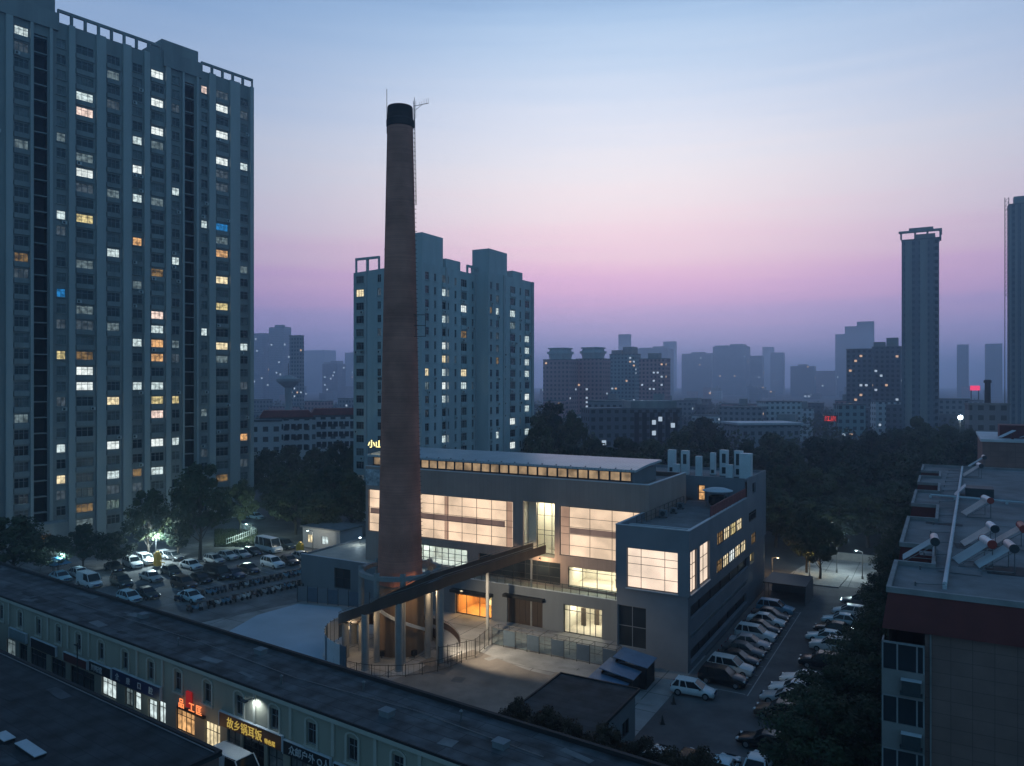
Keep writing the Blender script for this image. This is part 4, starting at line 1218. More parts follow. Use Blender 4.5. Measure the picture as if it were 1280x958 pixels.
# wall lamp that lights the facade
tl = s_t(319.5)
wl_ = thing('wall_lamp', 'bright white wall lamp on a bracket over the brown sign', 'wall lamp', S(tl, -.12), SA)
b = MB(); b.tube((0, 0, 5.95), (0, -.9, 6.05), .03, 6); b.build('arm', M['railing'], wl_)
b = MB(); b.box(-.28, .28, -1.05, -.75, 6.0, 6.09); b.build('lamp_head', M['railing'], wl_)
M['lamp_white'] = emat('white_lamp_lens', (.82, .95, 1.0), 25)
b = MB(); b.box(-.2, .2, -1.0, -.8, 5.985, 5.999); b.build('lens', M['lamp_white'], wl_)
def lamp(kind, loc, energy, color, size=.15, spot=None, target=None, parent=None):
    l = bpy.data.lights.new('lamp_light', kind); l.energy = energy; l.color = color; l.shadow_soft_size = size
    if spot:
        l.spot_size = R(spot); l.spot_blend = .5
    o = bpy.data.objects.new('lamp_light', l); COL.objects.link(o); o.location = loc
    if target is not None:
        o.rotation_euler = (Vector(target) - Vector(loc)).to_track_quat('-Z', 'Y').to_euler()
    if parent is not None:
        o.parent = parent
    return o
lamp('SPOT', S(tl + .2, -.5, 5.75), 110, (.80, .95, 1.0), .1, 150, S(tl + .35, .3, 4.6))
lamp('POINT', S(s_t(268), -1.2, 2.2), 18, (1.0, .72, .4), .2)
lamp('POINT', S(s_t(240), -1.2, 2.4), 14, (1.0, .5, .2), .2)
lamp('POINT', S(s_t(190), -1.2, 2.2), 10, (.8, 1.0, .9), .2)
# street pole in front of the shops
a = thing('street_pole', 'thin dark utility pole with a crossarm before the shop fronts', 'pole', S(s_t(113), -1.2), SA)
b = MB(); b.tube((0, 0, 0), (0, 0, 5.6), .07, 8, .05); b.build('pole', M['black'], a)
b = MB(); b.box(-.6, .6, -.04, .04, 5.3, 5.4); b.build('crossarm', M['black'], a)

# ------------------------------------------------------------------ near roof with pale skylights
q_ = pix(276, 938, 5.1) - S0; te = q_.dot(us); NB = q_.dot(un)
nr_o = thing('near_building', 'dark flat roofed building across the street from the shops', 'building', S(0, NB), SA)
b = MB(); b.box(t0 - 20, te, -26, -.15, 0, 4.75); b.build('wall', M['stone'], nr_o)
b = MB(); b.box(t0 - 20, te + .15, -26, .0, 4.75, 4.95); b.build('roof', M['near_roof'], nr_o)
b = MB(); b.box(t0 - 20, te + .1, -.25, .05, 4.95, 5.12); b.box(te - .1, te + .2, -26, -.25, 4.95, 5.12); b.build('roof_edge', M['black'], nr_o)
b = MB(); b.tube((t0, -.5, 5.2), (te, -.5, 5.15), .04, 6); b.build('cable', M['steel'], nr_o)
for k in range(26):
    t = t0 + rnd.random() * (te - t0 - 3); y = -1 - rnd.random() * 18; lx, ly = 1 + rnd.random() * 3.5, .3 + rnd.random() * 1.2
    b = MB(); b.obox((t, y, 4.953 + .004 * (k % 5)), (lx, ly, .012), R(rnd.uniform(-10, 10))); b.build('felt_patch', M['old_roof' if k % 2 else 'near_roof'], nr_o)
p1 = pix(38, 936, 5.2); p2 = pix(6, 921, 5.2)
for p, (lx, lab) in ((p1, (3.0, 'pale blue skylight strip nearer the street on the dark near roof')), (p2, (1.6, 'short pale blue skylight strip cut by the picture edge'))):
    a = thing('skylight_strip', lab, 'skylight', (p.x, p.y, 4.96), SA, 'skylights on the near roof')
    b = MB(); b.obox((0, 0, .28), (lx, .75, .06), 0, tilt=R(2)); b.build('glazing', M['coping'], a)
    b = MB(); b.box(-lx / 2 + .05, lx / 2 - .05, -.35, .35, 0, .25); b.build('upstand', M['black'], a)

print('NB', NB, 'te', te)

for k in range(26):
    u, v = rnd.uniform(-28, 2), rnd.uniform(-26, 2)
    c = H(u, v)
    b = MB(); b.obox((c.x, c.y, .018 + .0012 * k), (rnd.uniform(.8, 4), rnd.uniform(.5, 2.5), .001), GA + R(rnd.uniform(-20, 20))); struct('ground_patch', b, M[rnd.choice(['plaza', 'dirt', 'path', 'asphalt', 'dirt'])])
for k in range(10):
    c = H(rnd.uniform(7, 12), rnd.uniform(-30, 34))
    b = MB(); b.obox((c.x, c.y, .015 + .0012 * k), (rnd.uniform(.8, 3), rnd.uniform(.8, 5), .001), GA); struct('road_patch', b, M[rnd.choice(['lot', 'asphalt', 'ground'])])
for k in range(4):
    c = H((8.5, 9.5, 8.0, 10.0)[k], (-22, -8, 12, 28)[k])
    b = MB(); b.lathe([(.36, .0285), (.36, .031), (.01, .031)], 18, c=(c.x, c.y)); struct('manhole_cover', b, M['grille'])

lamp('POINT', H(-29.8, 6.9, 1.7), 150, (1.0, .56, .18), .3)  # bare point light added inside the doorway to strengthen its orange spill

# vents, pipes and a cable on the shop roof
for k, (px, y, kind) in enumerate(((120, 4.6, 0), (196, 2.0, 1), (262, 4.9, 0), (330, 1.6, 1), (398, 4.4, 1), (455, 2.2, 0), (520, 4.6, 1), (590, 3.0, 0))):
    t = s_t(px)
    b = MB()
    if kind:
        b.tube((t, y, ZR + .1), (t, y, ZR + .75), .07, 8); b.lathe([(.14, ZR + .75), (.02, ZR + .88)], 10, c=(t, y))
        b.build('vent_pipe', M['steel'], shop)
    else:
        b.box(t - .45, t + .45, y - .35, y + .35, ZR + .12, ZR + .5); b.box(t - .5, t + .5, y - .4, y + .4, ZR + .5, ZR + .56)
        b.build('roof_vent', M['hall_low'], shop)
b = MB()
pp = [(s_t(30), 3.2), (s_t(200), 3.6), (s_t(330), 3.0), (s_t(470), 3.9), (s_t(640), 3.4)]
for a_, c_ in zip(pp, pp[1:]):
    b.tube((a_[0], a_[1], ZR + .17), (c_[0], c_[1], ZR + .17), .025, 5)
b.build('cable', M['steel'], shop)
# ------------------------------------------------------------------ residential towers
def face_world(org, rz, f):
    Mx = Matrix.Rotation(rz, 4, 'Z')
    return Vector(org) + Mx @ f.o, (Mx @ f.u.to_4d()).to_3d() if False else Mx.to_3x3() @ f.u
def s_from_px(o, u, px):
    k = (px - 640) / 960.0
    return (k * o.y - o.x) / (u.x - k * u.y)
M['lit_faint'] = emat('faintly_lit_room', lin(150, 170, 185), 0.13, .6, 1.2)
M['bay_pale'] = pmat('condenser_casing', (0.5, 0.5, 0.49), .6, .15, 2)
def tower(t, f, s0, s1, ztop, cols, fh, zoff, floors, wall, lit, recess=(), org=None, rz=0.0, budget=100, fr='frame_grey', ledge='tower_pier', wh=1.65, depth=.2, z0=0.0, piers=(), pier_d=.5, pier_m='tower_pier'):
    """one face of a block: wall with openings, windows (nearest ones as parts), ledges, recessed stairs, piers"""
    o, u = face_world(org, rz, f)
    litmap = {}
    for px, py, mt in lit:
        s = s_from_px(o, u, px)
        if not (s0 - 1 < s < s1 + 1):
            continue
        ci = min(range(len(cols)), key=lambda i: abs(cols[i][0] - s))
        if abs(cols[ci][0] - s) > 2.2:
            continue
        Y = o.y + u.y * cols[ci][0]
        z = 30 - (py - 479) * Y / 960.0
        j = max(1, min(floors, round((z - zoff) / fh)))
        litmap[(ci, j)] = mt
    holes = []
    for ci, (s, w, *_r) in enumerate(cols):
        for j in range(1, floors + 1):
            zc = zoff + fh * j
            holes.append((s - w / 2, s + w / 2, zc - wh / 2, zc + wh / 2, ci, j))
    mb = MB()
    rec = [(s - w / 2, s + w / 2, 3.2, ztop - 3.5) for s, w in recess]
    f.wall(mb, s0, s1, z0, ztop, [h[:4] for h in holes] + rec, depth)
    for ci, (s, w, *_r) in enumerate(cols):
        for j in range(1, floors + 1):
            zc = zoff + fh * j
            if w > 2.25:
                f.slab(mb, s - w / 2 - .12, s + w / 2 + .12, zc - wh / 2 - .95, zc - wh / 2 - .04, .003, .28)
            else:
                f.slab(mb, s - w / 2 - .1, s + w / 2 + .1, zc - wh / 2 - .18, zc - wh / 2 - .03, .003, .2)
    mb.build('wall', M[wall], t, fix=False)
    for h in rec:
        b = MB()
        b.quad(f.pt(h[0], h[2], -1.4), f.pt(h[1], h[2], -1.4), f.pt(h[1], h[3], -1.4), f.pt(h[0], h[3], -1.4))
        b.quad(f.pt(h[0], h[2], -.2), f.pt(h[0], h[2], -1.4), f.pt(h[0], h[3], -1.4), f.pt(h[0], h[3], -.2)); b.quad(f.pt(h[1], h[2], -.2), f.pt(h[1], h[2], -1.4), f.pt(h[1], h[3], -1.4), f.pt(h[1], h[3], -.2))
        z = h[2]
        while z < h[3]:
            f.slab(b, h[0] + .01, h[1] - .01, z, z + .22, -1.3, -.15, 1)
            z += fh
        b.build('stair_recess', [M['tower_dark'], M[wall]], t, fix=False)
    cm = MB(); cm.box(-.42, .42, -.34, 0, 0, .6); cm.box(-.3, .1, -.36, -.34, .1, .5, 1); cme = cm.mesh('condenser', [M['bay_pale'], M['grille']], fix=False)
    for k in range(46 if budget > 70 else 24):
        ci = rnd.randrange(len(cols)); s, w = cols[ci][:2]; j = rnd.randrange(1, floors)
        zc = zoff + fh * j
        f.put('condenser', cme, s + rnd.choice((-1, 1)) * (w / 2 - .3), zc - wh / 2 - .85, .3 if w > 2.25 else .01, t)
    for a, b_ in piers:
        b = MB(); f.slab(b, a, b_, z0, ztop, .003, pier_d); b.build('pier', M[pier_m], t)
    order = sorted(holes, key=lambda h: (0 if (h[4], h[5]) in litmap else 1, h[0] + abs(h[2] - 30) * .5))
    rest = MB()
    for k, h in enumerate(order):
        mt = litmap.get((h[4], h[5])) or ('glass_dark', 'glass_dark', 'glass_curtain', 'glass_curtain', 'glass_dark', 'lit_faint')[rnd.randrange(6) if rnd.random() < .55 else rnd.randrange(5)]
        w = h[1] - h[0]
        nx = 2 if w < 2.2 else 3
        if k < budget:
            f.put('window', winmesh(w, wh, nx, 1, fr, mt, .09, rows=[wh * .68]), h[0], h[2], -depth * .8, t)
        else:
            q = {'glass_dark': 1, 'lit_faint': 3}.get(mt, 2)
            rest.quad(f.pt(h[0], h[2], -depth * .9), f.pt(h[1], h[2], -depth * .9), f.pt(h[1], h[3], -depth * .9), f.pt(h[0], h[3], -depth * .9), q)
            for i in range(nx + 1):
                x = h[0] + w * i / nx
                f.slab(rest, max(h[0], x - .05), min(h[1], x + .05), h[2], h[3], -depth * .9 + .01, -depth * .9 + .07, 0)
            f.slab(rest, h[0], h[1], h[2] + wh * .66, h[2] + wh * .7, -depth * .9 + .01, -depth * .9 + .06, 0)
    if rest.v:
        r = rest.build('window', [M[fr], M['glass_dark'], M['glass_curtain'], M['lit_faint']], t, fix=False)
        r['kind'] = 'stuff'
def frame_top(t, f, s0, s1, z0, z1, m, step=3.2, d=-.35, th=.5):
    """open parapet frame along a roof edge"""
    b = MB()
    f.slab(b, s0, s1, z1 - th, z1, d, d + .5)
    n = max(1, round((s1 - s0) / step))
    for i in range(n + 1):
        s = s0 + (s1 - s0) * i / n
        f.slab(b, max(s0, s - .22), min(s1, s + .22), z0, z1 - th, d, d + .5)
    b.build('roof_frame', M[m], t)
E = Vector((-59.06, 175, 0)); EA = math.atan2(.784, .62)
lt = thing('apartment_tower', 'very tall grey apartment tower with scattered lit windows beside the car park', 'apartment tower', E, EA)
FL = Fac(lt, 0, 0, 0)
cols = [(-55.5, 2.6), (-51.3, 1.7), (-47.0, 2.3), (-40.4, 1.6), (-36.2, 3.1), (-30.9, 2.4), (-26.2, 1.9), (-22.1, 2.6), (-18.2, 1.6), (-11.8, 1.4), (-7.6, 2.9), (-2.2, 1.9)]
LITS = [(27, 26, 'lit_cool'), (106, 115, 'lit_cool'), (106, 134, 'lit_pink'), (106, 192, 'lit_dim'), (106, 212, 'lit_bright'), (106, 270, 'lit_yellow'), (143, 86, 'lit_dim'), (172, 170, 'lit_cool'), (172, 206, 'lit_bright'), (171, 299, 'lit_orange'),
        (197, 90, 'lit_bright'), (197, 125, 'lit_bright'), (197, 161, 'lit_bright'), (197, 179, 'lit_dim'), (196, 340, 'lit_dimwarm'), (221, 238, 'lit_cool'), (256, 111, 'lit_pink'), (256, 281, 'lit_cool'), (278, 136, 'lit_bright'), (278, 169, 'lit_bright'),
        (278, 202, 'lit_bright'), (278, 284, 'lit_blue'), (277, 301, 'lit_dim'), (278, 318, 'lit_orange'), (278, 350, 'lit_warm'), (305, 208, 'lit_cool'), (75, 365, 'lit_blue'), (105, 387, 'lit_dim'), (75, 444, 'lit_yellow'), (106, 446, 'lit_dimwarm'),
        (105, 466, 'lit_bright'), (105, 485, 'lit_bright'), (141, 505, 'lit_warm'), (141, 562, 'lit_bright'), (141, 600, 'lit_cool'), (76, 566, 'lit_cool'), (76, 606, 'lit_warm'), (106, 641, 'lit_dimwarm'), (106, 661, 'lit_dim'), (170, 428, 'lit_cool'),
        (171, 597, 'lit_dimwarm'), (194, 393, 'lit_pink'), (195, 412, 'lit_cool'), (195, 430, 'lit_orange'), (195, 449, 'lit_orange'), (195, 484, 'lit_cool'), (195, 502, 'lit_yellow'), (197, 521, 'lit_pink'), (197, 557, 'lit_bright'), (196, 593, 'lit_cool'),
        (220, 502, 'lit_yellow'), (278, 384, 'lit_yellow'), (278, 434, 'lit_warm'), (277, 450, 'lit_dim'), (278, 600, 'lit_dimwarm'), (304, 549, 'lit_orange'), (2, 130, 'lit_dim'), (2, 490, 'lit_dimwarm'), (27, 527, 'lit_dim'), (143, 250, 'lit_dim'), (172, 350, 'lit_dim'), (221, 330, 'lit_cool'), (221, 430, 'lit_dim'), (106, 330, 'lit_dim'), (27, 190, 'lit_dim'), (27, 330, 'lit_dimwarm'), (143, 400, 'lit_dim'), (172, 480, 'lit_cool'), (197, 250, 'lit_dim'), (256, 420, 'lit_cool'), (256, 520, 'lit_dim'), (305, 330, 'lit_dim'), (305, 440, 'lit_cool'), (76, 270, 'lit_cool'), (76, 170, 'lit_dim'), (221, 560, 'lit_cool'), (172, 250, 'lit_cool'), (143, 320, 'lit_cool')]
tower(lt, FL, -62, 0, 97.2, cols, 2.905, .35, 32, 'tower_wall', LITS, recess=((-43.9, 2.3), (-15.2, 2.1)), org=E, rz=EA, fr='frame_grey',
      piers=((-53.9, -53.1), (-49.6, -48.5), (-45.7, -45.2), (-42.5, -42.0), (-39.2, -38.1), (-34.2, -32.5), (-29.2, -27.6), (-25.0, -23.9), (-20.5, -19.5), (-16.9, -16.5), (-13.8, -13.3), (-10.9, -9.4), (-5.9, -3.5), (-.9, -.02)))
w = MB()
Fac(lt, 0, 0, R(90)).wall(w, 0, 22, 0, 97.2); Fac(lt, 0, 22, R(180)).wall(w, 0, 62, 0, 97.2); w.quad((-62, 0, 97.2), (0, 0, 97.2), (0, 22, 97.2), (-62, 22, 97.2)); w.quad((-62, 0, 0), (-62, 22, 0), (-62, 22, 97.2), (-62, 0, 97.2))
w.build('outer_wall', M['tower_wall'], lt, fix=False)
frame_top(lt, FL, -41, -21.5, 97.2, 99.6, 'tower_wall', 2.6)
frame_top(lt, FL, -12.5, -.02, 97.2, 99.2, 'tower_wall', 2.6)
b = MB(); b.box(-52, -41.3, .4, 9, 97.2, 102.6); b.build('lift_house', M['tower_wall'], lt)
b = MB(); b.box(-21, -13, .4, 9, 97.2, 101.2); b.build('lift_house', M['tower_wall'], lt)
b = MB(); b.box(-21.0, -12.7, -.55, .38, 95.4, 98.6); b.build('roof_fascia', M['tower_wall'], lt)
b = MB(); b.box(-52.3, -41.0, -.55, .38, 95.4, 98.6); b.build('roof_fascia', M['tower_wall'], lt)
b = MB(); FL.slab(b, -47, -40.5, 0, 4.6, .5, 3.6); b.build('porch', M['tower_wall'], lt)
b = MB(); b.box(0, 1.4, -.06, .04, 0, 2.3); FL.put('porch_door', b.mesh('porch_door', [M['lit_orange']]), -45.0, .4, 3.6)

C1 = Vector((-18.8, 160, 0))
m1 = thing('apartment_block', 'blue grey apartment block rising behind the chimney with a boxy lift house', 'apartment block', C1, GA)
LM = [(558, 425, 'lit_bright'), (579, 426, 'lit_dimwarm'), (535, 457, 'lit_warm'), (557, 457, 'lit_warm'), (557, 474, 'lit_cool'), (581, 474, 'lit_warm'), (534, 488, 'lit_dim'), (557, 490, 'lit_bright'), (580, 489, 'lit_cool'), (558, 505, 'lit_cool'), (559, 554, 'lit_cool'),
      (641, 403, 'lit_bright'), (658, 419, 'lit_cool'), (659, 432, 'lit_cool'), (622, 445, 'lit_dim'), (622, 459, 'lit_dimwarm'), (659, 460, 'lit_cool'), (659, 474, 'lit_cool'), (659, 501, 'lit_bright'), (659, 515, 'lit_cool'), (641, 530, 'lit_bright'), (622, 544, 'lit_cool'), (659, 544, 'lit_cool'), (640, 558, 'lit_bright'),
      (556, 359, 'lit_cool'), (557, 392, 'lit_cool'), (580, 394, 'lit_bright'), (622, 388, 'lit_cool'), (641, 388, 'lit_cool'), (453, 374, 'lit_warm'), (639, 400, 'lit_dim'), (613, 388, 'lit_dimwarm')]
o_, u_ = face_world(C1, GA, Fac(None, 0, 0, R(90)))
c1 = [(s_from_px(o_, u_, p), w) for p, w in ((534, 1.4), (544, .8), (557, 2.6), (569.5, .8), (580, 2.4), (591, .8))]
F1 = Fac(m1, 0, 0, R(90)); F1L = Fac(m1, -18.5, 0, 0)
tower(m1, F1, 0, 22.2, 55.2, c1, 2.9, .4, 18, 'mid_wall', LM, org=C1, rz=GA, budget=60, ledge='mid_trim', fr='frame_grey', piers=((8.6, 9.1), (20.8, 21.6)), pier_d=.35, pier_m='mid_trim')
tower(m1, F1L, 0, 18.5, 54.2, [(1.8, 2.2), (7.2, 1.0), (14.8, 2.2)], 2.9, .4, 18, 'mid_wall', LM, org=C1, rz=GA, budget=38, ledge='mid_trim', fr='frame_grey', piers=((3.4, 3.9),), pier_d=.3, pier_m='mid_trim')
b = MB(); Fac(m1, 0, 22.2, R(180)).wall(b, 0, 18.5, 0, 54.2); Fac(m1, -18.5, 22.2, R(-90)).wall(b, 0, 22.2, 0, 54.2); b.quad((-18.5, 0, 54.2), (0, 0, 54.2), (0, 22.2, 54.2), (-18.5, 22.2, 54.2)); b.quad((-18.5, 0, 54.2), (0, 0, 54.2), (0, 0, 55.2), (-18.5, 0, 54.2))
b.build('outer_wall', M['mid_wall'], m1, fix=False)
frame_top(m1, F1L, .6, 7.2, 54.2, 57.4, 'mid_wall', 3)
frame_top(m1, Fac(m1, 0, 0, R(90)), 17.5, 21.9, 55.2, 57.0, 'mid_wall', 2.2)
b = MB(); b.box(-7.5, -1.0, 1.5, 9.2, 54.2, 61.8); b.build('lift_house', M['mid_wall'], m1)
b = MB(); b.box(-6, -.6, 9.8, 15.5, 54.2, 57.4); b.build('roof_store', M['mid_wall'], m1)
C2 = Vector((-5.4, 176.5, 0))
m2 = thing('apartment_block', 'pale blue grey apartment block adjoining on the farther side with its own lift house', 'apartment block', C2, GA)
o_, u_ = face_world(C2, GA, Fac(None, 0, 0, R(90)))
c2 = [(s_from_px(o_, u_, p), w) for p, w in ((614, 1.0), (622, 1.4), (631, .8), (641, 2.6), (650.5, .8), (659, 2.4))]
F2 = Fac(m2, 0, 0, R(90))
tower(m2, F2, 0, 21.9, 55.6, c2, 2.9, .4, 18, 'mid_wall', LM, org=C2, rz=GA, budget=80, ledge='mid_trim', fr='frame_grey', piers=((6.6, 7.1), (20.9, 21.8)), pier_d=.35, pier_m='mid_trim')
b = MB(); Fac(m2, -6.5, 0, 0).wall(b, 0, 6.5, 0, 55.6); Fac(m2, 0, 21.9, R(180)).wall(b, 0, 6.5, 0, 55.6); Fac(m2, -6.5, 21.9, R(-90)).wall(b, 0, 21.9, 0, 55.6); b.quad((-6.5, 0, 55.6), (0, 0, 55.6), (0, 21.9, 55.6), (-6.5, 21.9, 55.6)); b.build('outer_wall', M['mid_wall'], m2, fix=False)
b = MB(); b.box(-5.2, -.6, 1.2, 9.6, 55.6, 61.2); b.build('lift_house', M['mid_wall'], m2)
b = MB(); b.box(-6, -.4, 12, 17, 55.6, 57.4); b.build('roof_store', M['mid_wall'], m2)

# ------------------------------------------------------------------ near apartment house with solar heaters
M['parapet'] = pmat('parapet_render', (0.24, 0.235, 0.235), .9, .25, .6)
RO = Vector((23.0, 46.9, 0)); ZB = 17.5
ap = thing('apartment_house', 'near stone clad apartment house with a dark red roof band and solar heaters', 'apartment house', RO, GA)
outl = [(0, 0), (0, 8), (2.3, 8), (2.3, 15), (0, 15), (0, 28.4), (2.3, 28.4), (2.3, 37.5), (0, 37.5), (0, 49), (2.3, 49), (2.3, 57), (0, 57), (0, 65), (2.3, 65), (2.3, 72), (0, 72), (0, 81), (17, 81), (17, 0)]
inn = lambda p: (p[0] + (.0 if p[0] > 10 else .12), min(max(p[1], .12), 80.9))
FA = Fac(ap, 0, 0, 0)
b = MB()
FA.wall(b, 1.95, 17, 0, 15.15)
b.quad((17, 0, 0), (17, 81, 0), (17, 81, 15.15), (17, 0, 15.15)); b.quad((0, 81, 0), (17, 81, 0), (17, 81, 15.15), (0, 81, 15.15))
for i in range(1, len(outl) - 3):
    p, q = outl[i], outl[i + 1]
    b.quad((p[0], p[1], 0), (q[0], q[1], 0), (q[0], q[1], 15.15), (p[0], p[1], 15.15))
b.quad((0, 0.03, 0), (0, 8, 0), (0, 8, 15.15), (0, 0.03, 15.15))
b.build('wall', M['stone'], ap, fix=False)
b = MB()
n = len(outl)
cx, cy = 8, 40
for i in range(n):
    p, q = outl[i], outl[(i + 1) % n]
    ex = lambda c: (c[0] - .35 if c[0] < 10 else c[0] + .3, c[1] - .35 if c[1] < 1 else c[1])
    P_, Q_ = ex(p), ex(q)
    b.quad((P_[0], P_[1], 15.1), (Q_[0], Q_[1], 15.1), (q[0], q[1], ZB), (p[0], p[1], ZB))
    b.quad((P_[0], P_[1], 15.1), (Q_[0], Q_[1], 15.1), (q[0] + .4 if q[0] < 10 else q[0], q[1], 15.1), (p[0] + .4 if p[0] < 10 else p[0], p[1], 15.1))
b.build('roof_band', M['redband'], ap, fix=False)
b = MB(); b.add([(p[0] + .15, p[1], ZB - .22) for p in outl], [tuple(range(n))]); b.build('roof', M['roof_felt'], ap, fix=False)
b = MB()
for i in range(n):
    p, q = Vector((*outl[i], 0)), Vector((*outl[(i + 1) % n], 0))
    d = (q - p).normalized(); nn = Vector((d.y, -d.x, 0)) * -1
    mid = (p + q) / 2 - nn * .0
    L = (q - p).length
    b.obox((mid.x, mid.y, ZB - .08 + .002 * (i % 3)), (L + (.26 if i % 2 else -.27), .26, .34), math.atan2(d.y, d.x))
b.build('parapet', M['parapet'], ap)
# stacked bay windows at the front corner
for k in range(5):
    zc = 13.55 - 3.2 * k
    b = MB(); b.box(-.35, 1.95, -.55, 0.6, zc - 2.35, zc - .82); b.build('bay_apron', M['bay_white'], ap)
    b = MB()
    for x in (-.35, .45, 1.5, 1.86):
        b.box(x, x + .09, -.52, -.42, zc - .82, zc + .82)
    b.box(-.35, 1.95, -.52, -.42, zc + .74, zc + .85); b.box(-.35, -.26, -.42, .6, zc + .74, zc + .85); b.box(-.35, -.26, .5, .6, zc - .82, zc + .74)
    o = b.build('bay_frame', M['frame_grey'], ap)
    b = MB(); b.quad((-.26, -.45, zc - .82), (1.86, -.45, zc - .82), (1.86, -.45, zc + .74), (-.26, -.45, zc + .74)); b.quad((-.31, -.42, zc - .82), (-.31, .5, zc - .82), (-.31, .5, zc + .74), (-.31, -.42, zc + .74)); b.build('pane', M['glass_dark'], o, fix=False)
    b = MB(); b.box(.75, 1.75, -.98, -.56, zc - 2.0, zc - 1.25); b.box(.65, 1.85, -1.02, -.552, zc - 2.1, zc - 2.0); b.build('condenser', M['grille'], ap)
    b = MB(); b.box(.7, 1.8, -1.0, -.56, zc - 1.24, zc - 1.2); b.build('condenser_cover', M['coping'], ap)
b = MB(); b.tube((2.25, -.09, 0), (2.25, -.09, 15.1), .05, 6); b.build('downpipe', M['parapet'], ap)
b = MB(); b.tube((7.2, -.08, 0), (7.2, -.08, 15.1), .05, 6); b.build('downpipe', M['frame_dark'], ap)
def roofpt(px, py, z):
    p = pix(px, py, z); d = p - RO
    return d.dot(ua), d.dot(ub)
# pipe runs and ladder like rail
def run(name, p, q, r, m, z=ZB + .1):
    b = MB(); b.tube((p[0], p[1], z), (q[0], q[1], z), r, 8)
    L = (Vector(q) - Vector(p)).length; k = 0
    while k < L:
        t = k / L
        c = (p[0] + (q[0] - p[0]) * t, p[1] + (q[1] - p[1]) * t)
        b.box(c[0] - .12, c[0] + .12, c[1] - .12, c[1] + .12, ZB - .22, z - r * .5); k += 2.4
    return b.build(name, M[m], ap)
A0, A1 = roofpt(1181, 736, ZB - .2), roofpt(1203, 586, ZB - .2)
run('lagged_pipe', A0, A1, .13, 'coping')
B0, B1 = roofpt(1163, 622, ZB - .2), roofpt(1290, 633, ZB - .2)
run('cross_pipe', B0, B1, .10, 'coping'); run('cross_pipe', (B0[0], B0[1] + .8), (B1[0], B1[1] + .9), .07, 'steel')
b = MB()
for k in range(16):
    t = k / 16
    y = A0[1] + (A1[1] - A0[1]) * t; x = A0[0] + (A1[0] - A0[0]) * t
    b.tube((x - 1.6, y, ZB - .08), (x, y, ZB + .05), .035, 5)
    b.box(x - 1.66, x - 1.56, y - .1, y + .1, ZB - .22, ZB + .05)
b.build('branch_pipe', M['steel'], ap)
hx = roofpt(1222, 618, ZB)
b = MB(); b.box(hx[0] - 1.2, hx[0] + 1.5, hx[1] - 1.5, hx[1] + 1.5, ZB - .22, ZB + .8); b.build('roof_hatch', M['grille'], ap)
b = MB(); b.obox((hx[0] - 1.7, hx[1], ZB + .35), (1.6, 2.8, .08), 0, tilt=R(-48)); b.build('hatch_lid', M['coping'], ap)
sheets = [(1185, 700), (1225, 690), (1255, 660), (1180, 660), (1220, 650), (1260, 720), (1200, 720)]
for i, (px, py) in enumerate(sheets):
    x, y = roofpt(px, py, ZB - .55)
    b = MB(); b.obox((x, y, ZB - .21 + .004 * i), (2 + rnd.random() * 2, .8 + rnd.random() * 3, .014), R(rnd.uniform(-5, 5))); b.build('felt_patch', M['near_roof' if i % 2 else 'roof_felt'], ap)
SOL = [(1152, 708, 'tank_pink', 'pink solar tank nearest the outer corner of the roof', 0), (1225, 690, 'tank_white', 'solar heater with a white tank and dark end on the roof', 0), (1218, 712, 'tank_white', 'solar heater with a red capped white tank nearest the roof band', 1),
       (1262, 690, 'red_cap', 'solar heater with an all red tank', 1), (1246, 718, 'tank_pink', 'pinkish solar tank beside two crossed tube panels at the roof band', 0), (1222, 650, 'tank_white', 'lone solar heater with a dull red end in the roof middle', 1),
       (1222, 588, 'tank_pink', 'far pale pink solar tank next to the roof hatch', 0), (1216, 600, 'tank_white', 'far white solar tank just in front of the far pink one', 0)]
for i, (px, py, m, lab, red) in enumerate(SOL):
    x, y = roofpt(px, py, ZB - .55)
    wpt = RO + ua * x + ub * y
    a = thing('solar_heater', lab, 'solar heater', (wpt.x, wpt.y, ZB - .22), R(-117 + 5 * (i % 3)), 'solar water heaters on the near roof')
    a.scale = (1.08, 1.08, 1.08)
    b = MB(); b.tube((-.95, .75, 1.55), (.95, .75, 1.55), .26, 16); b.build('tank', M[m], a, smooth=True)
    b = MB(); b.tube((-1.0, .75, 1.55), (-.95, .75, 1.55), .28, 16); b.tube((.95, .75, 1.55), (1.0, .75, 1.55), .28, 16); b.build('end_cap', M['red_cap' if red else 'grille'], a)
    b = MB()
    for k in range(9):
        xx = -.8 + .2 * k
        b.tube((xx, .55, 1.42), (xx, -1.1, .18), .035, 6)
    b.build('glass_tubes', M['tank_pink' if i % 2 else 'coping'], a)
    b = MB()
    for xx in (-.85, .85):
        b.tube((xx, .8, 0), (xx, .8, 1.4), .03, 5); b.tube((xx, -1.15, 0), (xx, .8, 1.35), .03, 5); b.tube((xx, -1.15, .05), (xx, .8, .05), .03, 5)
    b.build('stand', M['steel'], a)
nb = thing('roof_block', 'taller block with a cluttered roof just beyond the solar heater roof', 'building', pixY(1228, 122, 0), GA)
b = MB(); b.box(0, 20, 0, 22, 0, 20.7); b.build('wall', M['stone'], nb)
b = MB(); b.box(-.25, 20.2, -.25, 22.2, 20.7, 21.1); b.build('roof_edge', M['coping'], nb)
b = MB(); b.box(2.5, 8, 4, 9, 21.1, 23.2); b.box(4, 4.3, 1.5, 3.2, 21.1, 22); b.build('roof_house', M['redband'], nb)
b = MB(); b.obox((3.4, 2.2, 21.9), (2.6, .9, .1), R(30), tilt=R(-25)); b.obox((6.2, 2.0, 21.8), (2.2, .9, .1), R(-20), tilt=R(-20)); b.build('roof_panel', M['coping'], nb)
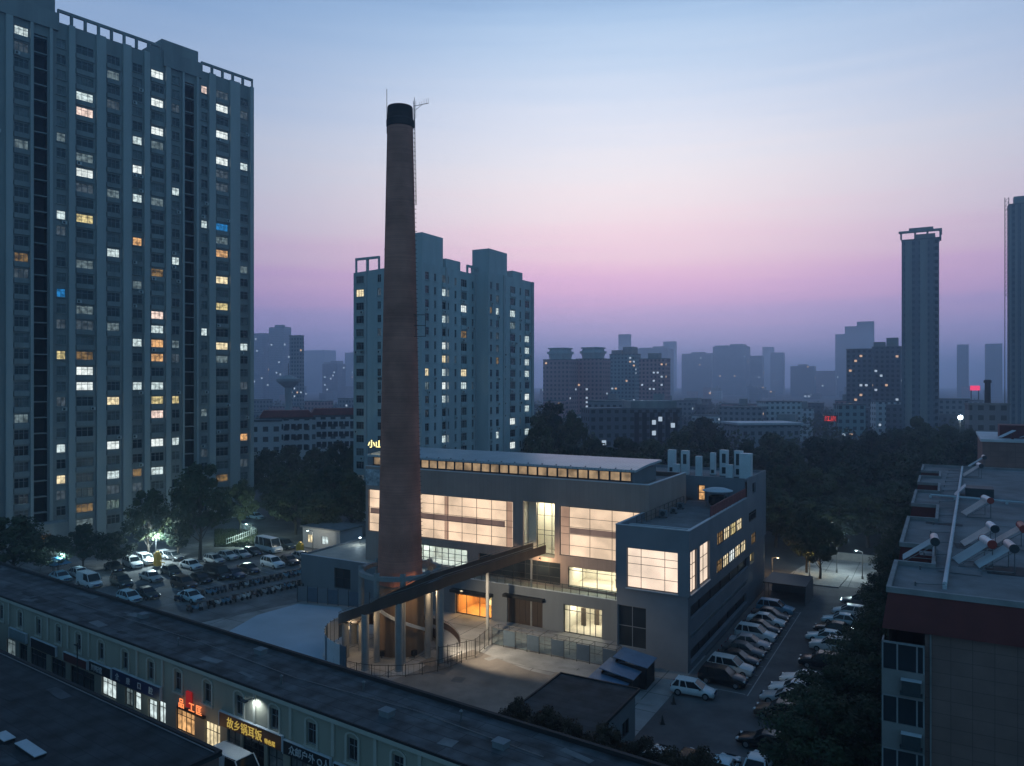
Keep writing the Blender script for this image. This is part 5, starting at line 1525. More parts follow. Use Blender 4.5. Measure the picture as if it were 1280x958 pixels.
# ------------------------------------------------------------------ the city behind
FW = {}
def farmat(name, wall, win, bw=3.0, bh=3.0, ms=.75):
    if name not in FW:
        FW[name] = brickmat('far_' + name, win, tuple(x * .7 for x in win), wall, bw, bh, ms, .8, 0.0, 0, .12, .05)
    return FW[name]
MATS = {'pink': ((.46, .25, .25), (.14, .08, .09)), 'grey': ((.24, .25, .27), (.06, .065, .075)), 'teal': ((.20, .29, .31), (.06, .08, .09)), 'dark': ((.13, .14, .16), (.04, .045, .05)), 'pale': ((.58, .58, .58), (.12, .125, .13)), 'slab': ((.15, .17, .19), (.10, .115, .13))}
def block(label, px0, px1, pyt, Y, mt, lit=0, cap=None, name='far_building', group=None, ang=GA, cat='building', deep=.6, seedlit=None, warm=.25, capm=None):
    Y = min(3600, Y * 2.1) if Y > 600 else Y
    # size the block so that its near corner and both outer corners fall where the photograph has them
    x0, x1 = px0, px1
    for _ in range(4):
        wp = (x1 - x0) / 960.0 * Y
        wa = wp / (math.cos(ang) + deep * abs(math.sin(ang)))
        wb = wa * deep
        c = pixY(x0 + (x1 - x0) * (wa * math.cos(ang)) / wp, Y, 0)
        cs = [c + Vector((math.cos(ang) * x - math.sin(ang) * y, math.sin(ang) * x + math.cos(ang) * y, 0)) for x in (-wa, 0) for y in (0, wb)]
        ps = [640 + 960 * q.x / q.y for q in cs]
        x0 += px0 - min(ps); x1 += px1 - max(ps)
    Yl = Y
    h = 30 - (pyt - 479) * Yl / 960.0
    a = thing(name, label, cat, c, ang, group)
    m = farmat(mt, *MATS[mt])
    b = MB(); b.box(-wa, 0, 0, wb, 0, h); b.build('wall', m, a)
    b = MB(); b.box(-wa - .2, .2, -.2, wb + .2, h, h + .6); b.build('roof', M['roof_felt'], a)
    capm = capm or M['tower_wall']
    if cap == 'house':
        b = MB(); b.box(-wa * .7, -wa * .3, wb * .2, wb * .8, h + .6, h + 4.5); b.build('roof_house', capm, a)
    elif cap == 'crown':
        b = MB(); q = wa * .36
        for k, (r0, r1, za, zb) in enumerate(((.9, 1.0, .6, 4.2), (1.12, 1.12, 4.2, 5.8), (.95, .9, 5.8, 7.6), (1.05, 1.05, 7.6, 8.4))):
            b.loft([[(-wa / 2 + sx * q * r, wb / 2 + sy * q * r, h + z) for sx, sy in ((-1, -.6), (-.6, -1), (.6, -1), (1, -.6), (1, .6), (.6, 1), (-.6, 1), (-1, .6))] for r, z in ((r0, za), (r1, zb))])
        b.build('crown_pavilion', capm, a)
    elif cap == 'steps':
        b = MB(); b.box(-wa * .95, -wa * .55, wb * .1, wb * .9, h + .6, h + 3.5); b.box(-wa * .5, -wa * .1, wb * .1, wb * .9, h + .6, h + 6); b.build('roof_house', capm, a)
    nf = int(h / 3)
    for k in range(lit):
        z = 3 * rnd.randrange(max(1, int(nf * .2)), max(2, nf)) + 1.0
        ww = 1.2 if Y < 420 else 1.5 if Y < 610 else 3.6
        hh = 1.2 if Y < 420 else 1.3 if Y < 610 else 3.0
        mt_ = M['far_warm'] if rnd.random() < warm else M['far_lit']
        b = MB()
        if rnd.random() < .7:
            x = -wa + 1.5 + 3 * rnd.randrange(max(1, int(wa / 3)))
            b.box(x, x + ww, -.08, .02, z, z + hh)
        else:
            y = 1 + 3 * rnd.randrange(max(1, int(wb / 3)))
            b.box(-.02, .08, y, y + ww, z, z + hh)
        b.build('lit_window', mt_, a)
    return a, wa, wb, h
G1, G2 = 'hazy towers on the horizon', 'low buildings among the trees'
block('grey tower with scattered lights, first in the hazy cluster beside the tall apartment tower', 312, 337, 417, 640, 'grey', 9, None, 'hazy_tower', G1, deep=.5)
block('tallest tower of the hazy cluster behind the mushroom shaped water tower', 336, 364, 409, 620, 'grey', 8, 'house', 'hazy_tower', G1, deep=.5)
block('narrow lit tower on the chimney side of the hazy cluster', 362, 380, 420, 600, 'grey', 9, None, 'hazy_tower', G1, deep=.5)
block('faint wide block showing between the hazy cluster and stepped block', 380, 420, 438, 1150, 'grey', 0, None, 'hazy_tower', G1)
block('darker stepped block with few lights right of the water tower', 403, 432, 455, 700, 'dark', 7, 'steps', 'hazy_tower', G1)
block('faint tower partly hidden by the chimney side apartment block', 431, 452, 441, 900, 'grey', 3, None, 'hazy_tower', G1)
block('pinkish block with a green ringed crown next to the apartment blocks', 679, 722, 450, 520, 'pink', 5, 'crown', 'crowned_block', G1, deep=.7, capm=M['mid_wall'])
block('second pinkish block with a crown, farther from the apartment blocks', 720, 763, 449, 530, 'pink', 7, 'crown', 'crowned_block', G1, deep=.7, capm=M['mid_wall'])
block('teal tinted slab with bright lit rows between pink crowned blocks', 762, 801, 443, 598, 'teal', 12, 'steps', 'hazy_tower', G1)
block('pinkish slab with many bright windows in front of hazy towers', 799, 838, 449, 560, 'pink', 16, 'house', 'hazy_tower', G1)
block('wide hazy block behind the bright windowed pinkish slab', 796, 842, 436, 860, 'grey', 2, 'steps', 'hazy_tower', G1)
block('very faint single tower rising highest above the teal slab', 773, 789, 418, 1650, 'grey', 0, None, 'hazy_tower', G1)
block('faint flat topped tower behind the wide hazy block', 829, 846, 427, 1600, 'grey', 0, None, 'hazy_tower', G1)
block('long hazy slab standing first after the pinkish slab', 852, 895, 442, 950, 'grey', 4, 'house', 'hazy_tower', G1)
block('highest of the broad hazy slabs above the grove', 891, 938, 433, 900, 'grey', 6, 'steps', 'hazy_tower', G1)
block('hazy slab stepping down beside the highest broad slab', 935, 955, 445, 920, 'grey', 4, None, 'hazy_tower', G1)
block('narrow hazy tower alone between the broad slabs and low blocks', 963, 981, 441, 1000, 'grey', 1, None, 'hazy_tower', G1)
block('faint pale tower just behind the narrow lone hazy tower', 953, 968, 434, 1500, 'grey', 0, None, 'hazy_tower', G1)
block('low hazy block with a raised roof house', 988, 1020, 458, 800, 'dark', 3, 'house', 'hazy_tower', G1)
block('low wide hazy block before the stepped glass towers', 1014, 1046, 464, 820, 'pink', 2, None, 'hazy_tower', G1)
block('lowest of the three stepped hazy glass towers', 1044, 1060, 418, 900, 'grey', 1, None, 'hazy_tower', G1)
block('middle of the three stepped hazy glass towers', 1056, 1077, 408, 880, 'grey', 0, None, 'hazy_tower', G1)
block('highest of the three stepped hazy glass towers', 1071, 1093, 402, 860, 'grey', 1, None, 'hazy_tower', G1)
block('brownish block dotted with warm windows in front of the stepped towers', 1058, 1092, 437, 470, 'dark', 18, None, 'hazy_tower', G1, warm=.6)
block('brownish block with fewer windows touching the tall dark tower', 1090, 1127, 434, 480, 'dark', 10, 'steps', 'hazy_tower', G1, warm=.4)
block('slim hazy tower alone beyond the tall dark tower', 1196, 1211, 431, 760, 'grey', 0, None, 'hazy_tower', G1)
block('wider hazy tower next to the tower at the picture edge', 1231, 1253, 430, 720, 'grey', 0, None, 'hazy_tower', G1)
# tall dark tower with an open crown
a, wa, wb, h = block('tall dark slab tower with an open frame crown above the grove', 1127, 1174, 298, 350, 'slab', 0, None, 'slab_tower', None, deep=.7, cat='tower')
b = MB()
for x, y in ((-wa - .6, -.6), (-wa * .66, -.6), (-wa * .33, -.6), (.1, -.6), (.1, wb * .5), (.1, wb)):
    b.box(x, x + .8, y, y + .8, h + .6, h + 4.4)
b.box(-wa - 1.2, 1.2, -1.0, .4, h + 3.4, h + 4.4); b.box(.2, 1.2, .4, wb + .8, h + 3.4, h + 4.4); b.box(-wa * .8, -wa * .15, -.4, 1.2, h + 4.4, h + 5.6); b.box(-wa * .62, -wa * .1, .2, wb, h + .6, h + 2.6)
b.build('open_crown', M['tower_wall'], a)
for k in range(30):
    b = MB(); b.box(-1.6, -.4, -.2, -.02, 4 + k * 3.1, 5.6 + k * 3.1); b.build('stair_window', M['glass_dark'], a)
b = MB(); b.box(-wa * .9, -wa * .72, -.2, -.02, 0, h); b.box(-wa * .5, -wa * .3, -.2, -.02, 0, h); b.build('pier', M['tower_wall'], a)
a, wa, wb, h = block('dark tower cut by the picture edge beside a lattice mast', 1259, 1312, 252, 350, 'slab', 0, None, 'slab_tower', None, deep=.7, cat='tower')
b = MB()
for k in range(6):
    b.box(-wa + k * 2.4, -wa + k * 2.4 + 1, -.2, -.02, 0, h)
b.build('pier', M['tower_wall'], a)
b = MB(); b.box(-wa + 2, -wa + 9, 1, 6, h + .6, h + 4); b.build('roof_house', M['tower_wall'], a)
c = pixY(1258.5, 352, 0)
a = thing('lattice_mast', 'thin lattice crane mast rising beside the tower at the picture edge', 'mast', c)
b = MB()
for x in (-.9, .9):
    b.tube((x, 0, 70), (x, 0, 115), .18, 5)
for k in range(22):
    b.tube((-.9, 0, 70 + k * 2.05), (.9, 0, 72 + k * 2.05), .1, 4); b.tube((.9, 0, 70 + k * 2.05), (-.9, 0, 70 + k * 2.05), .1, 4)
b.build('lattice', M['railing'], a)
b = MB()
for x in (-.9, .9):
    b.tube((x, 0, 0), (x, 0, 70), .18, 5)
b.build('lower_mast', M['railing'], a)
# red roofed pale flats at the left
for (p0, p1, pyt, Y, lab) in ((326, 390, 524, 232, 'pale flats with a red tiled roof nearer the tall apartment tower'), (388, 447, 521, 240, 'pale flats with a red tiled roof next to the apartment blocks')):
    a, wa, wb, h = block(lab, p0, p1, pyt, Y, 'pale', 0, None, 'red_roofed_flats', 'pale flats with red roofs', ang=R(18), deep=.55)
    b = MB(); r_ = lambda x0, x1, y0, y1, z: [(x0, y0, z), (x1, y0, z), (x1, y1, z), (x0, y1, z)]
    b.loft([r_(-wa - .5, .5, -.5, wb + .5, h + .6), r_(-wa + .8, -.8, 1.2, wb - 1.2, h + 2.6)]); b.build('tiled_roof', M['red_roof'], a)
    for k in range(7):
        for j in range(3):
            b = MB(); x = -wa + 1.4 + k * (wa - 2) / 7; b.box(x, x + 1.3, -.1, .0, h - 3 - j * 3.1, h - 1.4 - j * 3.1); b.build('window', M['glass_dark'], a)
block('pale white wing joining the red roofed flats at the tower side', 314, 352, 527, 226, 'pale', 0, None, 'white_wing', None, ang=R(18))
# mushroom water tower
a = thing('water_tower', 'mushroom shaped water tower silhouetted before the hazy cluster', 'water tower', pixY(360.5, 470, 0))
b = MB(); b.lathe([(2.6, 0), (2.0, 20), (2.2, 27)], 16); b.build('stem', M['tower_wall'], a)
b = MB(); b.lathe([(2.2, 27), (7, 31), (7.2, 32.5), (3, 34.2), (.05, 35)], 20); b.build('tank', M['tower_wall'], a)
b = MB(); b.tube((0, 0, 35), (0, 0, 42), .25, 5); b.build('mast', M['railing'], a)
# dark school block behind the grove
a, wa, wb, h = block('long dark five storey block with a few lit windows among the trees', 726, 852, 512, 290, 'dark', 0, None, 'dark_block', G2, ang=R(10), deep=.35)
for k in range(6):
    b = MB(); x = -wa * .52 + k * wa * .085; b.box(x, x + 1.7, -.35, -.02, 3, h - 1); b.build('stair_slot', M['glass_dark'], a)
for (fx, fz) in ((-.87, .35), (-.33, .72), (-.33, .52), (-.26, .78), (-.12, .66), (-.62, .3)):
    b = MB(); b.box(wa * fx, wa * fx + 1.5, -.36, -.05, h * fz, h * fz + 1.7); b.build('lit_window', M['far_lit'], a)
b = MB(); b.box(-wa * .55, -wa * .05, .5, wb - 1, h + .6, h + 3.2); b.build('roof_house', M['tower_wall'], a)
block('pale low block showing behind the dark five storey block', 735, 800, 503, 340, 'grey', 4, None, 'low_block', G2)
a, wa, wb, h = block('low hall with an upturned pale roof edge beyond the roof cabinets', 905, 1000, 533, 300, 'grey', 0, None, 'low_block', G2, ang=R(8))
b = MB(); b.box(-wa - 1, 1, -1, wb + 1, h + .6, h + 1.4); b.build('pale_roof', M['coping'], a)
block('pale low white block with small dark windows', 946, 1002, 503, 420, 'pale', 0, None, 'low_block', G2, ang=R(5))
block('teal tinted three storey block beside the glowing red sign', 1042, 1082, 507, 330, 'teal', 3, None, 'low_block', G2, ang=R(-5))
block('pale narrow low block behind the grove, next to the tall dark tower', 1088, 1126, 503, 410, 'pale', 2, None, 'low_block', G2, ang=R(-5))
block('dark low block behind the bright floodlight', 1206, 1262, 507, 230, 'dark', 0, None, 'low_block', G2, ang=R(-20))
block('dim low block at the foot of the tall dark tower', 1168, 1212, 500, 420, 'grey', 3, None, 'low_block', G2)
b = thing('boiler_chimney', 'short dark boiler chimney on the dark low block', 'chimney', pixY(1234.5, 236, 0)); q = MB(); q.tube((0, 0, 0), (0, 0, 31), 1.1, 12, .8); q.build('flue', M['brick_dark'], b); q = MB(); q.lathe([(.95, 30), (1.05, 30.1), (1.05, 30.8), (.8, 30.9)], 12); q.build('rim', M['brick_dark'], b)
rs = thing('red_sign', 'glowing red sign low down before the teal tinted block', 'sign', pixY(1030, 322, 14.0), R(-10))
M['far_red'] = emat('far_red_sign', lin(255, 70, 60), 1.0, .6, .5)
q = MB(); q.box(0, 5.4, 0, .3, -.1, 2.6); q.build('panel', M['railing'], rs); lettering('红旗', 2.4, 'far_red', rs, (.1, -.05, .2), 0, .03)
q = MB(); q.tube((.5, .2, -14), (.5, .2, 0), .2, 6); q.tube((4.9, .2, -14), (4.9, .2, 0), .2, 6); q.build('leg', M['railing'], rs)
ps = thing('pink_sign', 'small glowing pink red sign in the haze near the picture edge', 'sign', pixY(1213, 520, 25)); M['far_pink'] = emat('far_pink_sign', lin(255, 60, 110), 1.1)
q = MB(); q.box(0, 6.5, 0, .4, 0, 3.2); q.build('panel', M['far_pink'], ps); q = MB(); q.box(.4, 1, .1, .4, -25, 0); q.box(5.4, 6, .1, .4, -25, 0); q.build('leg', M['railing'], ps)
# the low district: small blocks nothing tells apart
for k in range(96):
    Y = rnd.uniform(380, 600) if k % 2 else rnd.uniform(605, 780)
    px = rnd.choice([rnd.uniform(318, 446), rnd.uniform(850, 1200), rnd.uniform(850, 1250), rnd.uniform(675, 850)])
    hgt = rnd.uniform(9, 19) if Y < 600 else rnd.uniform(10, 24)
    wd = rnd.uniform(12, 30) * 960 / min(Y * (2.1 if Y > 600 else 1), 1500)
    if Y > 600: hgt = 30 - (30 - hgt) / 2.1
    block('low block in the hazy low rise district beyond the trees', px - wd / 2, px + wd / 2, 479 + (30 - hgt) * 960 / Y, Y, rnd.choice(['grey', 'pale', 'dark', 'pink', 'grey', 'dark']), rnd.choice([0, 1, 2, 3]), rnd.choice([None, None, 'house']), 'district_block', 'low blocks of the hazy district', ang=GA + rnd.choice([0, 0, R(90), R(20)]) if False else GA, deep=rnd.uniform(.4, .8))

# ------------------------------------------------------------------ cars
M['plate'] = pmat('blue_number_plate', (0.03, 0.09, 0.30), .5, .1, 2)
def car_proto(kind, lab):
    a = thing('parked_car', lab, 'car')
    L, W, Ht = {'hatch': (4.2, .88, 1.5), 'sedan': (4.65, .9, 1.44), 'suv': (4.65, .94, 1.72), 'van': (5.1, .95, 2.05), 'minibus': (5.9, 1.0, 2.65)}[kind]
    x0, x1 = -L / 2, L / 2
    bl = {'hatch': .92, 'sedan': .9, 'suv': 1.08, 'van': 1.1, 'minibus': 1.25}[kind]
    hood = {'hatch': .86, 'sedan': .84, 'suv': 1.02, 'van': 1.0, 'minibus': 1.2}[kind]
    st = {'hatch': [(x0, .62, .86), (x0 + .12, .9, .95), (x0 + .7, bl, 1), (.75, bl, 1), (.95, hood + .05, .99), (x1 - .4, hood - .12, .93), (x1 - .08, hood - .26, .84), (x1, .5, .74)],
          'sedan': [(x0, .6, .84), (x0 + .1, .88, .92), (x0 + .75, bl, .98), (.7, bl, 1), (.95, hood + .04, .99), (x1 - .4, hood - .12, .92), (x1 - .08, hood - .26, .84), (x1, .5, .74)],
          'suv': [(x0, .7, .88), (x0 + .1, 1.05, .95), (x0 + .6, bl, 1), (.8, bl, 1), (1.0, hood + .05, .99), (x1 - .35, hood - .1, .95), (x1 - .06, hood - .28, .88), (x1, .55, .8)],
          'van': [(x0, .7, .92), (x0 + .08, 1.08, .97), (x0 + .6, bl, 1), (1.2, bl, 1), (1.6, hood, .99), (x1 - .3, hood - .12, .95), (x1 - .05, hood - .3, .88), (x1, .55, .8)],
          'minibus': [(x0, .7, .95), (x0 + .06, 1.22, .98), (x0 + .6, bl, 1), (1.7, bl, 1), (2.1, hood, .99), (x1 - .3, hood - .14, .95), (x1 - .05, hood - .36, .9), (x1, .6, .82)]}[kind]
    rings = []
    for x, z, f in st:
        w = W * f
        zl = .26 if abs(x) < L / 2 - .05 else .36
        rings.append([(x, -w * .9, zl), (x, -w, zl + .18), (x, -w * 1.0, z * .72), (x, -w * .93, z - .05), (x, -w * .8, z), (x, w * .8, z), (x, w * .93, z - .05), (x, w, z * .72), (x, w, zl + .18), (x, w * .9, zl)])
    b = MB(); b.loft(rings); b.build('body', PAINT['white'], a, smooth=True)
    # glasshouse
    cb = {'hatch': (x0 + .12, 1.05, x0 + .55, .2), 'sedan': (x0 + .7, 1.0, x0 + 1.35, .2), 'suv': (x0 + .1, 1.1, x0 + .5, .3), 'van': (x0 + .06, 1.75, x0 + .2, 1.05), 'minibus': (x0 + .05, 2.3, x0 + .15, 1.7)}[kind]
    zb, zr = bl - .05, Ht - .07
    wb_, wr = W * .9, W * (.74 if kind not in ('van', 'minibus') else .84)
    def cr(x, z, w):
        return [(x[0], -w, z), (x[1], -w, z), (x[1], w, z), (x[0], w, z)]
    b = MB(); b.loft([cr((cb[0], cb[1]), zb, wb_), cr((cb[2], cb[3]), zr, wr)]); b.build('window_band', M['car_glass'], a)
    b = MB()
    ov = .06
    n = 6
    rr = []
    for k in range(n + 1):
        t = k / n
        x = cb[2] - ov + (cb[3] - cb[2] + 2 * ov) * t
        zz = zr + .085 * math.sin(math.pi * (.15 + .7 * t)) - .02
        rr.append([(x, -wr - .015, zr - .03), (x, -wr * .8, zz), (x, wr * .8, zz), (x, wr + .015, zr - .03)])
    b.loft(rr)
    def pillar(p, q, r=.045):
        for s in (-1, 1):
            b.tube((p[0], s * p[1], p[2]), (q[0], s * q[1], q[2]), r, 5)
    pillar((cb[1], wb_, zb), (cb[3], wr, zr)); pillar((cb[0], wb_, zb), (cb[2], wr, zr), .07)
    xm = (cb[1] + cb[0]) / 2; xq = (cb[3] + cb[2]) / 2
    pillar((xm, wb_ + .005, zb), (xq, wr + .005, zr))
    if kind in ('suv', 'hatch', 'van', 'minibus'):
        xm2 = cb[0] + (cb[1] - cb[0]) * .26; xq2 = cb[2] + (cb[3] - cb[2]) * .22; pillar((xm2, wb_ + .005, zb), (xq2, wr + .005, zr), .07)
    if kind == 'van':
        b.loft([cr((cb[0] - .01, -.2), zb, wb_ + .02), cr((cb[2] - .01, -.2), zr, wr + .02)])
    b.build('roof', PAINT['white'], a)
    wr_ = .33 if kind != 'minibus' else .36
    for sx in (x0 + L * .185, x1 - L * .19):
        for sy in (-1, 1):
            b = MB(); b.tube((0, -.1, 0), (0, .1, 0), wr_, 14, m=0); b.tube((0, sy * .101, 0), (0, sy * .112, 0), wr_ * .62, 12, m=1)
            b.build('wheel', [M['rubber'], M['rim']], a, loc=(sx, sy * (W - .08), wr_))
    for sy in (-1, 1):
        b = MB(); b.obox((x1 - .14, sy * W * .62, hood - .27), (.22, .36, .13), R(-14 * sy)); b.build('headlight', M['headlight'], a)
        b = MB(); b.obox((x0 + .06, sy * W * .74, .82 if kind != 'minibus' else 1.0), (.1, .2, .2), 0); b.build('tail_light', M['taillight'], a)
        b = MB(); b.obox((cb[1] - .25, sy * (wb_ + .12), zb + .08), (.14, .18, .12), 0); b.build('mirror', M['black'], a)
    for xx in (x0 - .005, x1 + .0):
        b = MB(); b.obox((xx, 0, .52), (.03, .46, .14), 0); b.build('number_plate', M['plate'], a)
    b = MB(); b.box(x1 - .06, x1 + .012, -.5, .5, .56, .68); b.build('front_grille', M['black'], a)
    remember(a)
    return a
FIRST = {}
def car(kind, px, py, heading, paint, label, group):
    p = pix(px, py)
    if kind not in FIRST:
        a = FIRST[kind] = car_proto(kind, label)
        a['group'] = group
        a.location = (p.x, p.y, 0.02)
        a.rotation_euler = (0, 0, heading)
        first_paint.append((a, PAINT[paint]))
        return a
    return dup(FIRST[kind], (p.x, p.y, .02), heading, label, group, paint=PAINT[paint])
first_paint = []
GL, GR, GW = 'cars in the lit car park', 'cars parked along the trees by the lane', 'cars parked along the hall wall'
hd_a = R(-38)
def lotcar(kind, px, py, paint, label, h=None):
    return car(kind, px, py, hd_a + R(rnd.uniform(-5, 5)) if h is None else h, paint, label, GL)
lotcar('minibus', 336, 690, 'white', 'white minibus parked near the lit lawn fence in the car park')
lotcar('sedan', 315, 694, 'black', 'dark sedan right beside the white minibus')
lotcar('sedan', 301, 697, 'silver', 'silver sedan second from the white minibus in its row')
lotcar('sedan', 284, 699, 'pearl', 'pale sedan in the row, between two silver cars')
lotcar('hatch', 268, 704, 'silver', 'small silver hatchback at the end of the minibus row, under the big tree')
lotcar('suv', 341, 709, 'white', 'white four wheel drive standing in front of the white minibus')
lotcar('sedan', 361, 705, 'brown', 'dark brown sedan just past the white four wheel drive')
lotcar('sedan', 377, 700, 'silver', 'silver sedan nearest the yellow gate box by the hall')
lotcar('suv', 356, 686, 'darkgreen', 'dark tall car tucked behind the white minibus')
lotcar('sedan', 239, 711, 'white', 'low white sedan gleaming beside the dark tall van')
lotcar('hatch', 217, 700, 'grey', 'grey hatchback behind the yellow gate box by the trees')
lotcar('sedan', 206, 698, 'white', 'white car nose behind the yellow gate box by the trees')
lotcar('sedan', 214, 718, 'darkgreen', 'dark green black sedan just in front of the yellow gate box')
lotcar('suv', 230, 735, 'brown', 'dark brown estate car, nearest the scooters of the black cars')
lotcar('sedan', 250, 728, 'black', 'black sedan between the brown estate car and tall dark van')
lotcar('van', 272, 723, 'black', 'tall black van, the biggest dark vehicle in the car park')
lotcar('sedan', 292, 722, 'navy', 'navy blue sedan beside the tall black van')
lotcar('sedan', 311, 716, 'black', 'black sedan at the open end of the middle row')
lotcar('sedan', 189, 726, 'silver', 'silver sedan with a bright lit bonnet in the lamp pool')
lotcar('sedan', 239, 751, 'cyan', 'pale blue sedan standing among the scooters')
lotcar('suv', 166, 709, 'white', 'bright white four wheel drive under the street lamp')
lotcar('suv', 182, 705, 'white', 'bright white car next to the yellow gate box, second by the lamp')
lotcar('sedan', 143, 714, 'black', 'black sedan next to the bright white four wheel drive')
lotcar('suv', 152, 733, 'darkgreen', 'dark four wheel drive in front of the bright kerb strip')
lotcar('van', 112, 733, 'white', 'plain white panel van by the shop row roof')
lotcar('hatch', 100, 722, 'pearl', 'pale hatchback behind the plain white panel van')
lotcar('hatch', 162, 752, 'cyan', 'light blue hatchback half hidden behind the shop row roof')
lotcar('sedan', 183, 747, 'darkgreen', 'dark sedan next to the light blue hatchback')
lotcar('sedan', 76, 726, 'cyan', 'pale car partly hidden behind the shop row near the blue awning')
lotcar('sedan', 305, 647, 'blue', 'blue sedan under the grove beyond the lit lawn')
lotcar('sedan', 320, 649, 'cyan', 'light blue sedan at the grove edge, beyond the lit lawn')
hall_row = [('suv', 899, 854, 'black', 'black four wheel drive nearest the corner in the hall wall row'), ('suv', 912, 841, 'pearl', 'white car with a dark sunroof, second in the hall wall row'), ('sedan', 929, 831, 'black', 'black sedan third from the corner in the hall wall row'),
            ('sedan', 934, 820, 'grey', 'dark grey sedan between the black and rose white cars'), ('sedan', 940, 810, 'rose', 'rose white sedan catching a window glint'), ('suv', 947, 800, 'white', 'white car in the middle of the hall wall row, before black'),
            ('sedan', 955, 791, 'black', 'black sedan between two white cars in the hall wall row'), ('sedan', 962, 782, 'white', 'white sedan next before the last dark car by the hall'), ('sedan', 968, 775, 'brown', 'dark brown sedan beside the blue covered car'), ('suv', 973, 767, 'blue', 'blue car at the far end of the hall wall row')]
for kd, px, py, pt_, lab in hall_row:
    p = pix(px, py); rel = p - P0
    v = rel.dot(ub)
    q = H(3.6, v)
    sc_ = q
    c = car(kd, px, py, GA + R(rnd.uniform(-3, 3)), pt_, lab, GW)
    c.location = (sc_.x, sc_.y, .02)
car('hatch', 867, 869, GA + R(3), 'white', 'lone white hatchback standing in the open yard before the hall corner', 'cars in the open yard')
lane = [('sedan', 1074, 757, 'grey', 'dark grey sedan farthest along the tree side of the lane'), ('hatch', 1062, 770, 'white', 'white hatchback second from the lane end on the tree side'), ('sedan', 1052, 781, 'cyan', 'light blue white sedan third from the lane end'),
        ('sedan', 1043, 792, 'black', 'black sedan in the dark gap between light cars on the tree side'), ('sedan', 1034, 803, 'cyan', 'pale sedan half under the trees in the lane middle'), ('suv', 1040, 815, 'pearl', 'white four wheel drive half under the trees'),
        ('suv', 1028, 835, 'black', 'black four wheel drive parked alone on the tree side'), ('sedan', 1006, 857, 'white', 'white sedan nose poking out from the tree crowns'), ('sedan', 993, 869, 'white', 'white bonnet nearest the silver one under the crowns'), ('sedan', 983, 881, 'silver', 'silver bonnet showing under the tree crowns'),
        ('suv', 977, 900, 'brown', 'brown car almost covered by the trees'), ('sedan', 958, 936, 'black', 'black sedan near the lower end of the lane')]
for kd, px, py, pt_, lab in lane:
    car(kd, px, py, GA + R(180) + R(rnd.uniform(-4, 4)), pt_, lab, GR)
for kd, px, py, pt_, lab in (('sedan', 948, 966, 'white', 'white roof cut by the picture bottom, beside the trees'), ('sedan', 905, 970, 'cyan', 'pale blue roof cut by the picture bottom'), ('suv', 864, 966, 'black', 'black four wheel drive at the picture bottom'), ('sedan', 820, 958, 'white', 'white car roof beside the shed wall at the bottom')):
    car(kd, px, py, GA + R(90), pt_, lab, 'cars at the near end of the lane')
tk = car('van', 295, 958, SA, 'white', 'white truck standing before the golden lettered brown sign', 'vehicles in the shop street')
q = pix(303, 962, .5) - S0; q = S(q.dot(us), max(NB + 1.2, min(-1.2, q.dot(un)))); tk.location = (q.x, q.y, .02)
for a, pt_ in first_paint:
    for c in KIDS[a.name]:
        if c.material_slots and c.material_slots[0].material.name.startswith('paint'):
            c.material_slots[0].link = 'OBJECT'; c.material_slots[0].material = pt_

# scooters in two rows
sct = thing('scooter', 'small parked scooter in the crowded rows between the cars and the yard', 'scooter', (0, 0, 0), 0, 'scooters parked in rows')
b = MB(); b.tube((0, -.05, 0), (0, .05, 0), .24, 12); me = b.mesh('wheel', [M['rubber']])
for x in (-.6, .62):
    link('wheel', me, sct, (x, 0, .24))
b = MB(); b.loft([[(-.75, -.1, .5), (-.75, .1, .5), (-.75, .08, .68), (-.75, -.08, .68)], [(-.3, -.16, .3), (-.3, .16, .3), (-.3, .15, .7), (-.3, -.15, .7)], [(.0, -.15, .26), (.0, .15, .26), (.0, .14, .42), (.0, -.14, .42)], [(.35, -.15, .26), (.35, .15, .26), (.35, .13, .45), (.35, -.13, .45)], [(.5, -.14, .35), (.5, .14, .35), (.42, .1, .95), (.42, -.1, .95)]]); b.build('body', PAINT['navy'], sct)
b = MB(); b.box(-.72, .0, -.14, .14, .70, .80); b.build('seat', M['black'], sct)
b = MB(); b.tube((.62, 0, .24), (.42, 0, 1.05), .03, 6); b.tube((.40, -.33, 1.06), (.40, .33, 1.06), .022, 6); b.build('handlebar', M['steel'], sct)
remember(sct)
firstS = True
for row, (a_, b_) in enumerate((((225, 752), (386, 716)), ((238, 765), (393, 728)))):
    p, q = pix(*a_), pix(*b_)
    nn = 25
    for k in range(nn):
        c = p.lerp(q, (k + rnd.uniform(-.2, .2)) / nn)
        if row == 0 and 1 <= k <= 3:
            continue
        h = R(-38 + rnd.uniform(-25, 25))
        if firstS:
            sct.location = (c.x, c.y, .012); sct.rotation_euler = (0, 0, h); firstS = False
        else:
            dup(sct, (c.x, c.y, .012), h, paint=PAINT[rnd.choice(['navy', 'black', 'silver', 'grey', 'blue', 'brown', 'pearl'])])
